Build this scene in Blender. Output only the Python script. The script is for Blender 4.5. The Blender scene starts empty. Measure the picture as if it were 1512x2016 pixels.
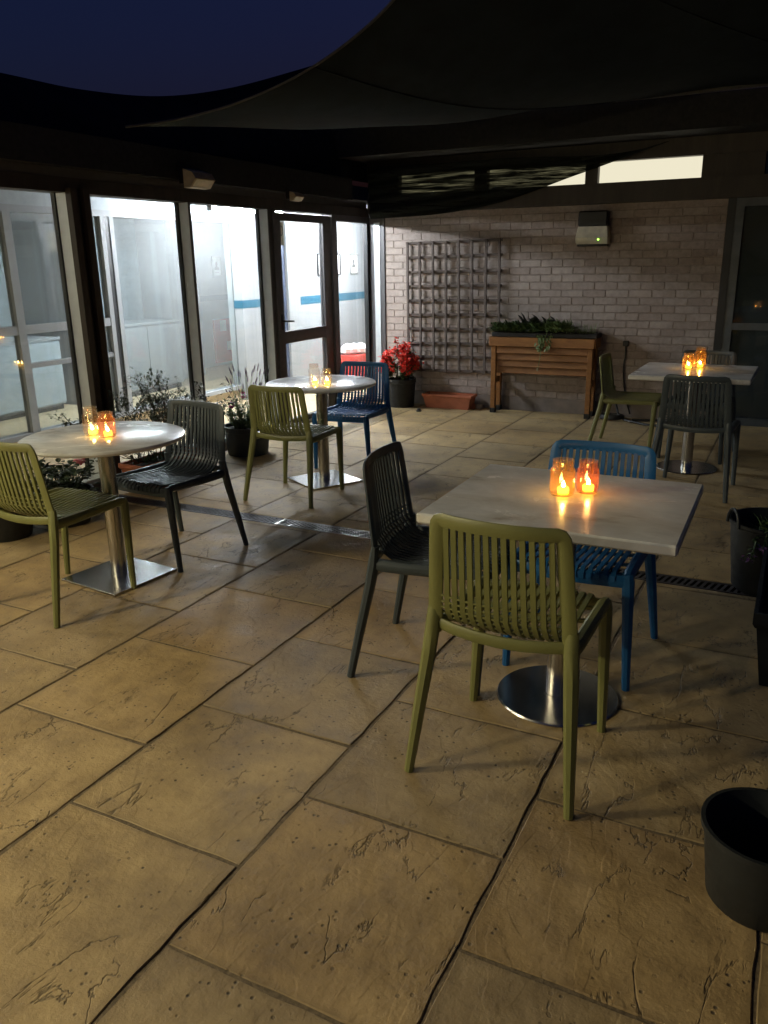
import bpy, math, random
from mathutils import Vector, Matrix
R = math.radians
rnd = random.Random(7)
S = bpy.context.scene
COL = S.collection

# ------------------------------------------------------------------ camera
PITCH, ROLL, YAW, EYE = 0.30043, -0.01644, 0.4714, 1.506
cp, sp, cr, sr, cy, sy = math.cos(PITCH), math.sin(PITCH), math.cos(ROLL), math.sin(ROLL), math.cos(YAW), math.sin(YAW)
def _room(v): return Vector((cy*v[0]-sy*v[1], sy*v[0]+cy*v[1], v[2]))
fwd, up0, rt0 = Vector((0, cp, -sp)), Vector((0, sp, cp)), Vector((1, 0, 0))
cam_r, cam_u, cam_f = _room(cr*rt0+sr*up0), _room(-sr*rt0+cr*up0), _room(fwd)
cd = bpy.data.cameras.new('camera'); cam = bpy.data.objects.new('camera', cd); COL.objects.link(cam)
m = Matrix.Identity(4)
for i in range(3):
    m[i][0], m[i][1], m[i][2] = cam_r[i], cam_u[i], -cam_f[i]
m.translation = Vector((0, 0, EYE)); cam.matrix_world = m
cd.sensor_fit = 'VERTICAL'; cd.sensor_height = 36.0; cd.lens = 1592/2016*36.0
cd.clip_start = 0.05; cd.clip_end = 400
S.camera = cam
# ------------------------------------------------------------------ sky: the last blue of dusk
W = bpy.data.worlds.new('World'); S.world = W; W.use_nodes = True
nt = W.node_tree; bg = nt.nodes['Background']
sky = nt.nodes.new('ShaderNodeTexSky'); sky.sky_type = 'NISHITA'; sky.sun_disc = False
sky.sun_elevation = R(-2.0); sky.sun_rotation = R(200); sky.air_density = 1.0; sky.dust_density = 1.5; sky.ozone_density = 4.0
nt.links.new(sky.outputs[0], bg.inputs[0]); bg.inputs[1].default_value = 0.085
# ------------------------------------------------------------------ exposure
S.view_settings.view_transform = 'Standard'; S.view_settings.look = 'None'
S.view_settings.exposure = 1.82; S.view_settings.gamma = 1.0; S.view_settings.use_curve_mapping = False
S.cycles.use_denoising = True
S.cycles.max_bounces = 10; S.cycles.transparent_max_bounces = 24; S.cycles.glossy_bounces = 5; S.cycles.diffuse_bounces = 4
S.cycles.sample_clamp_indirect = 6.0
TUBE = 215.0          # strength of the corridor's fluorescent tubes
FLOOD = 165.0        # strength of the lit wall lamp and the added rear fill

# ------------------------------------------------------------------ helpers
class MB:
    def __init__(s): s.v = []; s.f = []; s.mi = []; s.cur = 0
    def mat(s, i): s.cur = i; return s
    def add(s, vs, fs):
        n = len(s.v); s.v += [tuple(p) for p in vs]
        for f in fs: s.f.append(tuple(n+i for i in f)); s.mi.append(s.cur)
        return s
    def box(s, x0, x1, y0, y1, z0, z1, rot=0, c=None):
        vs = [(x, y, z) for z in (z0, z1) for y in (y0, y1) for x in (x0, x1)]
        if rot:
            cx, cy_ = c if c else ((x0+x1)/2, (y0+y1)/2); ca, sa = math.cos(rot), math.sin(rot)
            vs = [(cx+(x-cx)*ca-(y-cy_)*sa, cy_+(x-cx)*sa+(y-cy_)*ca, z) for x, y, z in vs]
        return s.add(vs, [(0, 2, 3, 1), (4, 5, 7, 6), (0, 1, 5, 4), (2, 6, 7, 3), (0, 4, 6, 2), (1, 3, 7, 5)])
    def cbox(s, x0, x1, y0, y1, z0, z1, b=0.004):
        """box with chamfered long edges (eight sided in every section)"""
        vs = []; lay = [(z0, b), (z0+b, 0), (z1-b, 0), (z1, b)]
        for z, k in lay:
            q = b
            vs += [(x0+q, y0+k, z), (x1-q, y0+k, z), (x1-k, y0+q, z), (x1-k, y1-q, z), (x1-q, y1-k, z), (x0+q, y1-k, z), (x0+k, y1-q, z), (x0+k, y0+q, z)]
        fs = [tuple(range(7, -1, -1)), tuple(range(24, 32))]
        for l in range(3):
            for i in range(8): j = (i+1) % 8; fs.append((l*8+i, l*8+j, l*8+8+j, l*8+8+i))
        return s.add(vs, fs)
    def sweep(s, pts, ups, sizes, n=8, pw=4.0, closed=False):
        """superelliptic section swept along pts; sizes = (half across, half along up)"""
        P = [Vector(p) for p in pts]; N = len(P); rings = []
        for i, p in enumerate(P):
            a = P[(i-1) % N] if (closed or i > 0) else p; b = P[(i+1) % N] if (closed or i < N-1) else p
            t = (b-a).normalized(); u = Vector(ups[i] if isinstance(ups, list) else ups); x = t.cross(u).normalized(); u = x.cross(t).normalized()
            w, h = sizes[i] if isinstance(sizes, list) else sizes
            ring = []
            for k in range(n):
                th = 2*math.pi*(k+.5)/n; c_, s_ = math.cos(th), math.sin(th)
                q = (abs(c_)**pw+abs(s_)**pw)**(-1/pw)
                ring.append(p+x*(c_*q*w)+u*(s_*q*h))
            rings.append(ring)
        vs = [q for r in rings for q in r]; fs = []
        for i in range(N if closed else N-1):
            j = (i+1) % N
            for k in range(n): l = (k+1) % n; fs.append((i*n+k, i*n+l, j*n+l, j*n+k))
        if not closed: fs += [tuple(range(n-1, -1, -1)), tuple((N-1)*n+k for k in range(n))]
        return s.add(vs, fs)
    def tube(s, pts, r, n=8, up=(0.13, 0.21, 1)):
        rs = r if isinstance(r, list) else [r]*len(pts)
        return s.sweep(pts, up, [(q, q) for q in rs], n, 2.0)
    def lathe(s, prof, n=24, c=(0, 0, 0), cap0=False, cap1=False, wob=None):
        vs = []; fs = []
        for r, z in prof:
            for k in range(n):
                th = 2*math.pi*k/n; q = r*(wob(th, z) if wob else 1); vs.append((c[0]+q*math.cos(th), c[1]+q*math.sin(th), c[2]+z))
        for i in range(len(prof)-1):
            for k in range(n): l = (k+1) % n; fs.append((i*n+k, i*n+l, i*n+n+l, i*n+n+k))
        if cap0: fs.append(tuple(range(n-1, -1, -1)))
        if cap1: fs.append(tuple((len(prof)-1)*n+k for k in range(n)))
        return s.add(vs, fs)
    def grid(s, fn, nu, nv):
        vs = [fn(i/nu, j/nv) for j in range(nv+1) for i in range(nu+1)]
        fs = [(j*(nu+1)+i, j*(nu+1)+i+1, (j+1)*(nu+1)+i+1, (j+1)*(nu+1)+i) for j in range(nv) for i in range(nu)]
        return s.add(vs, fs)
    def leaf(s, p, d, up, L, w, bend=0.15):
        d = Vector(d).normalized(); x = d.cross(Vector(up)); x = x.normalized() if x.length > 1e-4 else Vector((1, 0, 0)); n = x.cross(d)
        p = Vector(p); q1 = p+d*L*.28+n*w*.10; q2 = p+d*L*.66-n*L*bend*.35+n*w*.06; c = p+d*L*.48-n*L*bend*.15-n*w*.04; e = p+d*L-n*L*bend
        return s.add([p, q1+x*w*.40, q2+x*w*.42, e, q2-x*w*.42, q1-x*w*.40, c], [(0, 1, 6), (1, 2, 6), (2, 3, 6), (3, 4, 6), (4, 5, 6), (5, 0, 6)])
    def build(s, name, mats, parent=None, smooth=35, loc=None, rot=None):
        me = bpy.data.meshes.new(name); me.from_pydata(s.v, [], s.f); me.update()
        mats = mats if isinstance(mats, (list, tuple)) else [mats]
        for q in mats: me.materials.append(q)
        if any(s.mi): me.polygons.foreach_set('material_index', s.mi)
        if smooth:
            me.polygons.foreach_set('use_smooth', [True]*len(me.polygons)); me.set_sharp_from_angle(angle=R(smooth))
        return link(name, me, parent, loc, rot)
def link(name, me, parent=None, loc=None, rot=None):
    o = bpy.data.objects.new(name, me); COL.objects.link(o)
    if parent: o.parent = parent
    if loc: o.location = loc
    if rot: o.rotation_euler = rot
    return o
def empty(name, loc=(0, 0, 0), rz=0):
    o = bpy.data.objects.new(name, None); o.empty_display_size = .1; COL.objects.link(o); o.location = loc; o.rotation_euler = (0, 0, rz); return o
def tag(o, label, cat=None, group=None, kind=None):
    o['label'] = label
    if cat: o['category'] = cat
    if group: o['group'] = group
    if kind: o['kind'] = kind
    return o
def structure(o, label=None):
    o['kind'] = 'structure'
    if label: o['label'] = label
    return o
def copy_tree(o, parent=None):
    q = o.copy(); COL.objects.link(q)
    if parent: q.parent = parent
    for ch in list(o.children): copy_tree(ch, q)
    return q

# ------------------------------------------------------------------ materials
def mat(name):
    q = bpy.data.materials.new(name); q.use_nodes = True; t = q.node_tree; b = t.nodes['Principled BSDF']; return q, t, b
def N(t, typ, **kw):
    n = t.nodes.new('ShaderNode'+typ)
    for k, v in kw.items():
        if k.startswith('i_'): n.inputs[k[2:].replace('_', ' ')].default_value = v
        else: setattr(n, k, v)
    return n
def ramp(t, src, stops, interp='LINEAR'):
    n = t.nodes.new('ShaderNodeValToRGB'); n.color_ramp.interpolation = interp; e = n.color_ramp.elements
    while len(e) < len(stops): e.new(0.5)
    for i, (p, c_) in enumerate(stops): e[i].position = p; e[i].color = (c_[0], c_[1], c_[2], 1) if isinstance(c_, (tuple, list)) else (c_, c_, c_, 1)
    t.links.new(src, n.inputs[0]); return n
def mixc(t, fac, a, b, mode='MIX'):
    n = t.nodes.new('ShaderNodeMix'); n.data_type = 'RGBA'; n.blend_type = mode
    for s_, v in ((n.inputs[0], fac), (n.inputs[6], a), (n.inputs[7], b)):
        if hasattr(v, 'is_output'): t.links.new(v, s_)
        else: s_.default_value = v if not isinstance(v, tuple) else (*v, 1)
    return n.outputs[2]
def coords(t, kind='Object', scale=(1, 1, 1), rand=0.0):
    tc = t.nodes.new('ShaderNodeTexCoord'); out = tc.outputs[kind]
    if rand:
        oi = t.nodes.new('ShaderNodeObjectInfo'); cx = t.nodes.new('ShaderNodeCombineXYZ'); mu = N(t, 'Math', operation='MULTIPLY'); mu.inputs[1].default_value = rand
        t.links.new(oi.outputs['Random'], mu.inputs[0])
        for k in range(3): t.links.new(mu.outputs[0], cx.inputs[k])
        ad = N(t, 'VectorMath', operation='ADD'); t.links.new(out, ad.inputs[0]); t.links.new(cx.outputs[0], ad.inputs[1]); out = ad.outputs[0]
    mp = t.nodes.new('ShaderNodeMapping'); mp.inputs['Scale'].default_value = scale; t.links.new(out, mp.inputs[0]); return mp.outputs[0]
def noise(t, vec, scale, detail=4, rough=.55, dist=0.0):
    n = N(t, 'TexNoise'); n.inputs['Scale'].default_value = scale; n.inputs['Detail'].default_value = detail; n.inputs['Roughness'].default_value = rough; n.inputs['Distortion'].default_value = dist
    t.links.new(vec, n.inputs['Vector']); return n.outputs['Fac']
def bump(t, b, h, strength=.5, dist=.002, prev=None):
    n = N(t, 'Bump'); n.inputs['Strength'].default_value = strength; n.inputs['Distance'].default_value = dist; t.links.new(h, n.inputs['Height'])
    if prev is not None: t.links.new(prev, n.inputs['Normal'])
    t.links.new(n.outputs[0], b.inputs['Normal']); return n.outputs[0]
def plain(name, col, rough=.5, metal=0.0, var=.18, vs=14, spec=.5, bumpd=0.0004, rand=3.0):
    q, t, b = mat(name); v = coords(t, 'Object', rand=rand); n = noise(t, v, vs, 5)
    lo = tuple(c*(1-var) for c in col); hi = tuple(min(1, c*(1+var)) for c in col)
    r_ = ramp(t, n, [(.3, lo), (.7, hi)]); t.links.new(r_.outputs[0], b.inputs['Base Color'])
    rr = ramp(t, noise(t, v, vs*2.3, 4), [(.3, max(.04, rough-.09)), (.7, min(1, rough+.09))]); t.links.new(rr.outputs[0], b.inputs['Roughness'])
    b.inputs['Metallic'].default_value = metal; b.inputs['Specular IOR Level'].default_value = spec
    if bumpd: bump(t, b, noise(t, v, 160, 3), .5, bumpd)
    return q
def emit(name, col, strength):
    q = bpy.data.materials.new(name); q.use_nodes = True; t = q.node_tree; t.nodes.clear()
    e = N(t, 'Emission'); e.inputs[0].default_value = (*col, 1); e.inputs[1].default_value = strength; o = N(t, 'OutputMaterial'); t.links.new(e.outputs[0], o.inputs[0]); return q
def thin_glass(name, tint=(1, 1, 1), ior=1.5, rough=0.0, haze=0.0, hazecol=(.8, .8, .8), transl=0.0):
    """pane or jar glass: clear straight through, mirror by Fresnel; optional haze for dust and painted-in glow"""
    q = bpy.data.materials.new(name); q.use_nodes = True; t = q.node_tree; t.nodes.clear()
    tr = N(t, 'BsdfTransparent'); tr.inputs[0].default_value = (*tint, 1); gl = N(t, 'BsdfGlossy'); gl.inputs['Roughness'].default_value = rough
    fr = N(t, 'Fresnel'); fr.inputs[0].default_value = ior; mx = N(t, 'MixShader')
    geo = N(t, 'NewGeometry'); inv = N(t, 'Math', operation='SUBTRACT'); inv.inputs[0].default_value = 1.0
    # Fresnel of a back face would reflect totally at grazing angles; feed it the facing normal
    vm = N(t, 'VectorMath', operation='SCALE'); sgn = N(t, 'Math', operation='MULTIPLY_ADD'); sgn.inputs[1].default_value = -2; sgn.inputs[2].default_value = 1
    t.links.new(geo.outputs['Backfacing'], sgn.inputs[0])
    lw = N(t, 'LayerWeight'); lw.inputs[0].default_value = .5
    # Schlick from facing
    pw = N(t, 'Math', operation='POWER'); pw.inputs[1].default_value = 5.0; f0 = ((ior-1)/(ior+1))**2
    ma = N(t, 'Math', operation='MULTIPLY_ADD'); ma.inputs[1].default_value = 1-f0; ma.inputs[2].default_value = f0
    t.links.new(lw.outputs['Facing'], pw.inputs[0]); t.links.new(pw.outputs[0], ma.inputs[0])
    t.links.new(ma.outputs[0], mx.inputs[0]); t.links.new(tr.outputs[0], mx.inputs[1]); t.links.new(gl.outputs[0], mx.inputs[2])
    out = mx.outputs[0]
    if haze:
        df = N(t, 'BsdfDiffuse'); df.inputs[0].default_value = (*hazecol, 1); tl = N(t, 'BsdfTranslucent'); tl.inputs[0].default_value = (*hazecol, 1)
        m1 = N(t, 'MixShader'); m1.inputs[0].default_value = .5; t.links.new(df.outputs[0], m1.inputs[1]); t.links.new(tl.outputs[0], m1.inputs[2])
        m2 = N(t, 'MixShader'); t.links.new(out, m2.inputs[1]); t.links.new(m1.outputs[0], m2.inputs[2])
        nz = ramp(t, noise(t, coords(t, 'Object'), 9, 4), [(.35, haze*.8), (.7, haze*1.15)]); t.links.new(nz.outputs[0], m2.inputs[0]); out = m2.outputs[0]
    for n_ in (fr, inv, vm, sgn): t.nodes.remove(n_)
    o = N(t, 'OutputMaterial'); t.links.new(out, o.inputs[0]); return q

def stone():
    q, t, b = mat('riven_paving'); v = coords(t, 'Object', rand=40.0); vs = coords(t, 'Object', scale=(1.6, .75, 1), rand=40.0)
    oi = N(t, 'ObjectInfo')
    lay = noise(t, vs, 2.6, 3, .5, .6)
    steps = ramp(t, lay, [(0, 0), (.36, .08), (.368, .3), (.46, .36), (.466, .56), (.56, .6), (.572, .86), (1, 1)])
    fine = noise(t, v, 38, 6, .65); pit = N(t, 'TexVoronoi', feature='F1'); pit.inputs['Scale'].default_value = 34; t.links.new(v, pit.inputs['Vector'])
    msk = noise(t, v, 5, 2); pr = ramp(t, pit.outputs['Distance'], [(.06, 0), (.2, 1)]); pm = ramp(t, msk, [(.46, 1), (.60, 0)])
    pits = N(t, 'Math', operation='MAXIMUM'); t.links.new(pr.outputs[0], pits.inputs[0]); t.links.new(pm.outputs[0], pits.inputs[1])
    # crack lines: thin contours of another noise, broken up
    vc = coords(t, 'Object', scale=(2.6, .9, 1), rand=40.0); ln = noise(t, vc, 1.7, 6, .6, .5); ab = N(t, 'Math', operation='SUBTRACT'); ab.inputs[1].default_value = .5; t.links.new(ln, ab.inputs[0])
    aa = N(t, 'Math', operation='ABSOLUTE'); t.links.new(ab.outputs[0], aa.inputs[0]); cr_ = ramp(t, aa.outputs[0], [(.0, 0), (.009, 1)])
    cm = ramp(t, noise(t, v, 5.3, 2), [(.50, 1), (.56, 0)]); crk = N(t, 'Math', operation='MAXIMUM'); t.links.new(cr_.outputs[0], crk.inputs[0]); t.links.new(cm.outputs[0], crk.inputs[1])
    big = noise(t, v, 2.1, 4); med = noise(t, v, 9, 6, .62)
    c1 = ramp(t, big, [(.3, (.285, .21, .112)), (.5, (.42, .315, .165)), (.72, (.53, .405, .22))])
    c2 = ramp(t, med, [(.34, (.23, .168, .09)), (.52, (.42, .315, .165)), (.75, (.56, .44, .255))])
    col = mixc(t, .5, c1.outputs[0], c2.outputs[0])
    tint = ramp(t, oi.outputs['Random'], [(0, (.83, .80, .78)), (.4, (.95, .92, .86)), (.7, (1.0, .94, .82)), (1, (.93, .84, .72))]); col = mixc(t, 1.0, col, tint.outputs[0], 'MULTIPLY')
    col = mixc(t, pits.outputs[0], (.10, .075, .05), col); 
    cd_ = ramp(t, crk.outputs[0], [(0, .42), (1, 1)]); col = mixc(t, 1.0, col, cd_.outputs[0], 'MULTIPLY')
    gp = N(t, 'NewGeometry'); st_ = ramp(t, noise(t, gp.outputs['Position'], 1.15, 6, .6), [(.34, (.55, .53, .52)), (.5, (1, 1, 1))]); col = mixc(t, .75, col, mixc(t, 1.0, col, st_.outputs[0], 'MULTIPLY'))
    # grime gathers along the edges of each slab
    gen = N(t, 'TexCoord'); sx = N(t, 'SeparateXYZ'); t.links.new(gen.outputs['Object'], sx.inputs[0])
    ds = []
    for k in (0, 1):
        a_ = N(t, 'Math', operation='ABSOLUTE'); t.links.new(sx.outputs[k], a_.inputs[0]); ds.append(a_)
    mxx = N(t, 'Math', operation='MAXIMUM'); t.links.new(ds[0].outputs[0], mxx.inputs[0]); t.links.new(ds[1].outputs[0], mxx.inputs[1])
    ed = N(t, 'Math', operation='MULTIPLY_ADD'); ed.inputs[1].default_value = .07; t.links.new(med, ed.inputs[0]); t.links.new(mxx.outputs[0], ed.inputs[2])
    er = ramp(t, ed.outputs[0], [(.312, 1), (.345, .72)]); col = mixc(t, 1.0, col, er.outputs[0], 'MULTIPLY')
    t.links.new(col, b.inputs['Base Color'])
    rr = ramp(t, med, [(.3, .50), (.7, .74)]); t.links.new(rr.outputs[0], b.inputs['Roughness']); b.inputs['Specular IOR Level'].default_value = .5
    n1 = bump(t, b, steps.outputs[0], .5, .005); n2 = bump(t, b, fine, .75, .005, n1); n3 = bump(t, b, pits.outputs[0], .6, .004, n2); bump(t, b, crk.outputs[0], .6, .005, n3)
    return q
def bricks_mat():
    q, t, b = mat('pale_brick'); v = coords(t, 'Object', rand=30.0); oi = N(t, 'ObjectInfo')
    c1 = ramp(t, oi.outputs['Random'], [(0, (.325, .258, .222)), (.5, (.385, .315, .272)), (1, (.425, .355, .312))])
    n = noise(t, v, 22, 6, .65); c2 = ramp(t, n, [(.3, .72), (.65, 1.08)]); col = mixc(t, 1, c1.outputs[0], c2.outputs[0], 'MULTIPLY')
    geo = N(t, 'NewGeometry'); st = ramp(t, noise(t, geo.outputs['Position'], 1.7, 5), [(.35, .8), (.6, 1)]); col = mixc(t, 1, col, st.outputs[0], 'MULTIPLY')
    t.links.new(col, b.inputs['Base Color']); b.inputs['Roughness'].default_value = .85; bump(t, b, n, .6, .004); return q
def wood(name, dark, light, sc=(3, 3, 40), rough=.55):
    q, t, b = mat(name); v = coords(t, 'Object', scale=sc, rand=9.0); n = noise(t, v, 2.2, 6, .6, 1.2)
    r_ = ramp(t, n, [(.3, dark), (.55, tuple((a+c)/2 for a, c in zip(dark, light))), (.75, light)]); t.links.new(r_.outputs[0], b.inputs['Base Color'])
    b.inputs['Roughness'].default_value = rough; bump(t, b, n, .4, .002); return q
def marble():
    q, t, b = mat('table_laminate'); v = coords(t, 'Object', scale=(1, 1.5, 1), rand=11.0)
    n = noise(t, v, 2.2, 6, .62, .9); n2 = noise(t, v, 6, 6, .65, .5)
    c1 = ramp(t, n, [(.32, (.46, .41, .34)), (.40, (.68, .66, .61)), (.52, (.77, .77, .75)), (.8, (.80, .80, .79))]); c2 = ramp(t, n2, [(.3, .8), (.6, 1.02)])
    col = mixc(t, 1, c1.outputs[0], c2.outputs[0], 'MULTIPLY'); t.links.new(col, b.inputs['Base Color'])
    rr = ramp(t, n2, [(.35, .16), (.7, .30)]); t.links.new(rr.outputs[0], b.inputs['Roughness']); b.inputs['Specular IOR Level'].default_value = .5; return q
def steel():
    q, t, b = mat('brushed_steel'); v = coords(t, 'Object', scale=(30, 30, 2), rand=5); n = noise(t, v, 9, 4)
    r_ = ramp(t, n, [(.3, (.42, .41, .40)), (.7, (.60, .59, .57))]); t.links.new(r_.outputs[0], b.inputs['Base Color']); b.inputs['Metallic'].default_value = 1.0
    rr = ramp(t, noise(t, coords(t, 'Object', rand=3), 12, 5), [(.3, .20), (.7, .27)]); t.links.new(rr.outputs[0], b.inputs['Roughness']); bump(t, b, n, .2, .0006); return q
def fabric(name, col, trans=.1):
    q, t, b = mat(name); v = coords(t, 'Object'); n = noise(t, v, 6, 5); r_ = ramp(t, n, [(.3, tuple(c*.7 for c in col)), (.7, tuple(c*1.25 for c in col))])
    t.links.new(r_.outputs[0], b.inputs['Base Color']); b.inputs['Roughness'].default_value = .9; b.inputs['Specular IOR Level'].default_value = .15
    b.inputs['Transmission Weight'].default_value = 0; bump(t, b, noise(t, v, 90, 3), .4, .002); return q
def net():
    q = bpy.data.materials.new('shade_net'); q.use_nodes = True; t = q.node_tree; t.nodes.clear()
    v = coords(t, 'Object', scale=(1.0, 1, 22)); n = noise(t, v, 3.2, 6, .62, .5)
    d = N(t, 'BsdfDiffuse'); d.inputs[0].default_value = (.018, .02, .018, 1); tr = N(t, 'BsdfTransparent'); tr.inputs[0].default_value = (.55, .55, .40, 1); mx = N(t, 'MixShader')
    f = ramp(t, n, [(.47, .0), (.60, .13), (.70, .30)]); t.links.new(f.outputs[0], mx.inputs[0]); t.links.new(d.outputs[0], mx.inputs[1]); t.links.new(tr.outputs[0], mx.inputs[2])
    o = N(t, 'OutputMaterial'); t.links.new(mx.outputs[0], o.inputs[0]); return q
def foliage(name, dark, light, rough=.5):
    q, t, b = mat(name); geo = N(t, 'NewGeometry'); v = coords(t, 'Object'); n = noise(t, v, 30, 3)
    r_ = ramp(t, n, [(.3, dark), (.7, light)]); t.links.new(r_.outputs[0], b.inputs['Base Color']); b.inputs['Roughness'].default_value = rough
    b.inputs['Subsurface Weight'].default_value = 0.0; return q

M = dict(
 stone=stone(), mortar=plain('mortar_bed', (.15, .112, .068), .95, var=.4, vs=60, bumpd=.004), brick=bricks_mat(), brickmortar=plain('brick_mortar', (.325, .265, .228), .95, vs=40),
 plinth=plain('rendered_plinth', (.22, .18, .15), .9, vs=8),
 green=plain('olive_plastic', (.185, .19, .062), .42, vs=7, var=.1, bumpd=.0006), blue=plain('blue_plastic', (.014, .108, .30), .42, vs=7, var=.1, bumpd=.0006, spec=.3), grey=plain('charcoal_plastic', (.054, .068, .077), .42, vs=7, var=.1, bumpd=.0006, spec=.3),
 top=marble(), steel=steel(), darkmetal=plain('dark_metal', (.03, .03, .032), .5), galv=plain('galvanised_steel', (.50, .50, .49), .38, .8), darkgrate=plain('dark_grate', (.055, .05, .055), .55),
 void=plain('drain_void', (.006, .006, .006), .9, bumpd=0), alu=plain('pale_aluminium', (.62, .66, .68), .45, .25, var=.06), bronze=plain('dark_bronze_frame', (.085, .08, .082), .45, var=.1), timber=wood('dark_timber', (.028, .02, .015), (.06, .045, .032), (4, 4, .8)),
 gasket=plain('black_gasket', (.012, .013, .013), .5), glass=thin_glass('window_glass', (.95, .97, .97), 1.55, 0, .012), inglass=thin_glass('inner_glass', (.90, .94, .95), 1.75, 0, .09), darkglass=thin_glass('dark_window_glass', (.5, .55, .5), 1.6, 0, .16, (.42, .5, .5)),  # haze also lifts the inner and dark panes, a painted-in pale veil
 white=plain('white_paint', (.27, .283, .29), .6, var=.03, bumpd=.0003), cream=plain('cream_paint', (.44, .36, .235), .7, var=.04), tan=plain('tan_vinyl', (.50, .39, .23), .5, var=.12), greywall=plain('grey_wall', (.33, .37, .39), .7, var=.08),
 stripe=plain('blue_stripe_paint', (.015, .095, .15), .5, var=.05), doorblue=plain('blue_grey_door', (.045, .06, .10), .4, var=.15), frameb=plain('black_picture_frame', (.02, .02, .02), .35), paper=plain('white_paper', (.78, .78, .75), .7, var=.02), ink=plain('grey_print', (.10, .10, .10), .7), red=plain('red_plastic', (.55, .05, .035), .45),
 sail=fabric('sail_cloth', (.009, .0135, .017)), sailb=fabric('dark_sail', (.014, .016, .02)), net=net(), eave=plain('black_eave', (.012, .012, .013), .8), gutter=plain('gutter_plastic', (.085, .08, .07), .55),
 trellis=wood('weathered_trellis', (.075, .055, .046), (.165, .13, .11), (5, 5, 5), .85), planter=wood('oiled_planter_wood', (.19, .07, .014), (.34, .15, .036), (2.2, 9, 9), .5), liner=plain('black_liner', (.012, .012, .013), .6), foot=plain('black_foot', (.01, .01, .01), .5),
 terra=plain('terracotta', (.40, .13, .065), .75, var=.15), pot=plain('dark_pot', (.012, .018, .024), .5), potb=plain('black_pot', (.014, .015, .015), .6), soil=plain('potting_soil', (.022, .016, .011), .95, var=.5, vs=60, bumpd=.006),
 leaf=foliage('mid_leaf', (.05, .09, .03), (.13, .20, .06)), leafd=foliage('dark_leaf', (.014, .026, .012), (.035, .055, .022)), leafl=foliage('light_leaf', (.12, .18, .06), (.25, .33, .13)), leafp=foliage('purple_leaf', (.03, .032, .03), (.08, .10, .075)), stem=plain('brown_stem', (.06, .045, .025), .8),
 fred=plain('red_petal', (.80, .06, .035), .55), fpink=plain('pink_petal', (.62, .16, .20), .55), fpurple=plain('purple_petal', (.30, .13, .34), .55), fmag=plain('magenta_petal', (.30, .02, .11), .55), fwhite=plain('white_petal', (.75, .75, .7), .55), lav=plain('lavender_spike', (.14, .10, .16), .8),
 hose=plain('black_hose', (.012, .012, .012), .5), bucket=plain('black_rubber', (.017, .020, .022), .55), lampbody=plain('beige_lamp_body', (.42, .34, .22), .5), lens=plain('opal_lens', (.62, .59, .48), .35), lampblack=plain('lamp_black', (.008, .008, .009), .5),
 led=emit('green_led', (.35, 1, .08), 3), tube=emit('tube_light', (.90, .93, 1.0), TUBE), tube2=emit('room_tube_light', (.90, .96, 1.0), TUBE*.4), warmtube=emit('warm_tube_light', (1.0, .88, .66), TUBE*.22), flood=emit('flood_lens', (1.0, .86, .52), FLOOD*.85), rear_fill=emit('rear_fill_lens', (1.0, .86, .52), FLOOD*1.45),
 lit=emit('lit_window', (1.0, .93, .70), .245), flame=emit('led_flame', (1.0, .62, .16), 60), cup_glow=emit('painted_cup_glow', (1.0, .52, .03), 2.6),
 rimglass=thin_glass('jar_rim', (.97, .95, .92), 1.7, .06, .10, (.95, .75, .5)), jar=thin_glass('clear_jar', (.995, .985, .97), 1.5, .0, .014, (.95, .6, .25)), jaramber=thin_glass('amber_jar', (1.0, .93, .80), 1.5, .0, .055, (1.0, .48, .10)), jarpink=thin_glass('pink_jar', (1.0, .90, .87), 1.5, .0, .04, (1.0, .42, .15)), jarred=thin_glass('red_jar', (.96, .80, .78), 1.5, .0, .05, (.95, .34, .14)),  # orange haze colours put flame glow into the jar glass
)

# ------------------------------------------------------------------ ground and paving
WALLV, GLU = 8.12, -4.25
DR0, DR1 = 3.845, 3.965
gr = MB().grid(lambda a, b: (-60+120*a, -60+120*b, -.15), 4, 4).build('ground', M['mortar'], smooth=0); structure(gr)
pav = MB().box(-4.24, 2.6, -2.4, DR0-.004, -.05, -.003).box(-4.24, 2.6, DR1+.004, 8.12, -.05, -.003).build('paving', M['mortar'], smooth=0); structure(pav, 'buff riven paving slabs laid in staggered columns')
pitch = .6135; U0 = -.531
def slab_mesh(w, d, seed):
    r = random.Random(seed); n = 8; b = MB(); top = []
    xs = [-w/2+w*i/n for i in range(n+1)]; ys = [-d/2+d*i/n for i in range(n+1)]
    ring = [(xs[i], -d/2) for i in range(n)]+[(w/2, ys[i]) for i in range(n)]+[(xs[n-i], d/2) for i in range(n)]+[(-w/2, ys[n-i]) for i in range(n)]
    vs = []; outer = []
    for x, y in ring:
        q = r.uniform(0, .0065)*r.random()**.5; outer.append((x-math.copysign(q, x) if abs(x) > w/2-1e-6 else x, y-math.copysign(q, y) if abs(y) > d/2-1e-6 else y))
    K = len(ring)
    for z, k in ((-.04, 0), (-.010, 0), (-.0022, .001), (0, .0032)):
        for (x, y) in outer: vs.append((x-k*max(-1, min(1, 2.6*x/w)), y-k*max(-1, min(1, 2.6*y/d)), z+(r.uniform(-.0008, .0008) if z > -.03 else 0)))
    fs = []
    for l in range(3):
        for i in range(K): j = (i+1) % K; fs.append((l*K+i, l*K+j, l*K+K+j, l*K+K+i))
    fs.append(tuple(3*K+i for i in range(K))); b.add(vs, fs)
    me = bpy.data.meshes.new('slab'); me.from_pydata(b.v, [], b.f); me.materials.append(M['stone']); return me
std = {}
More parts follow.
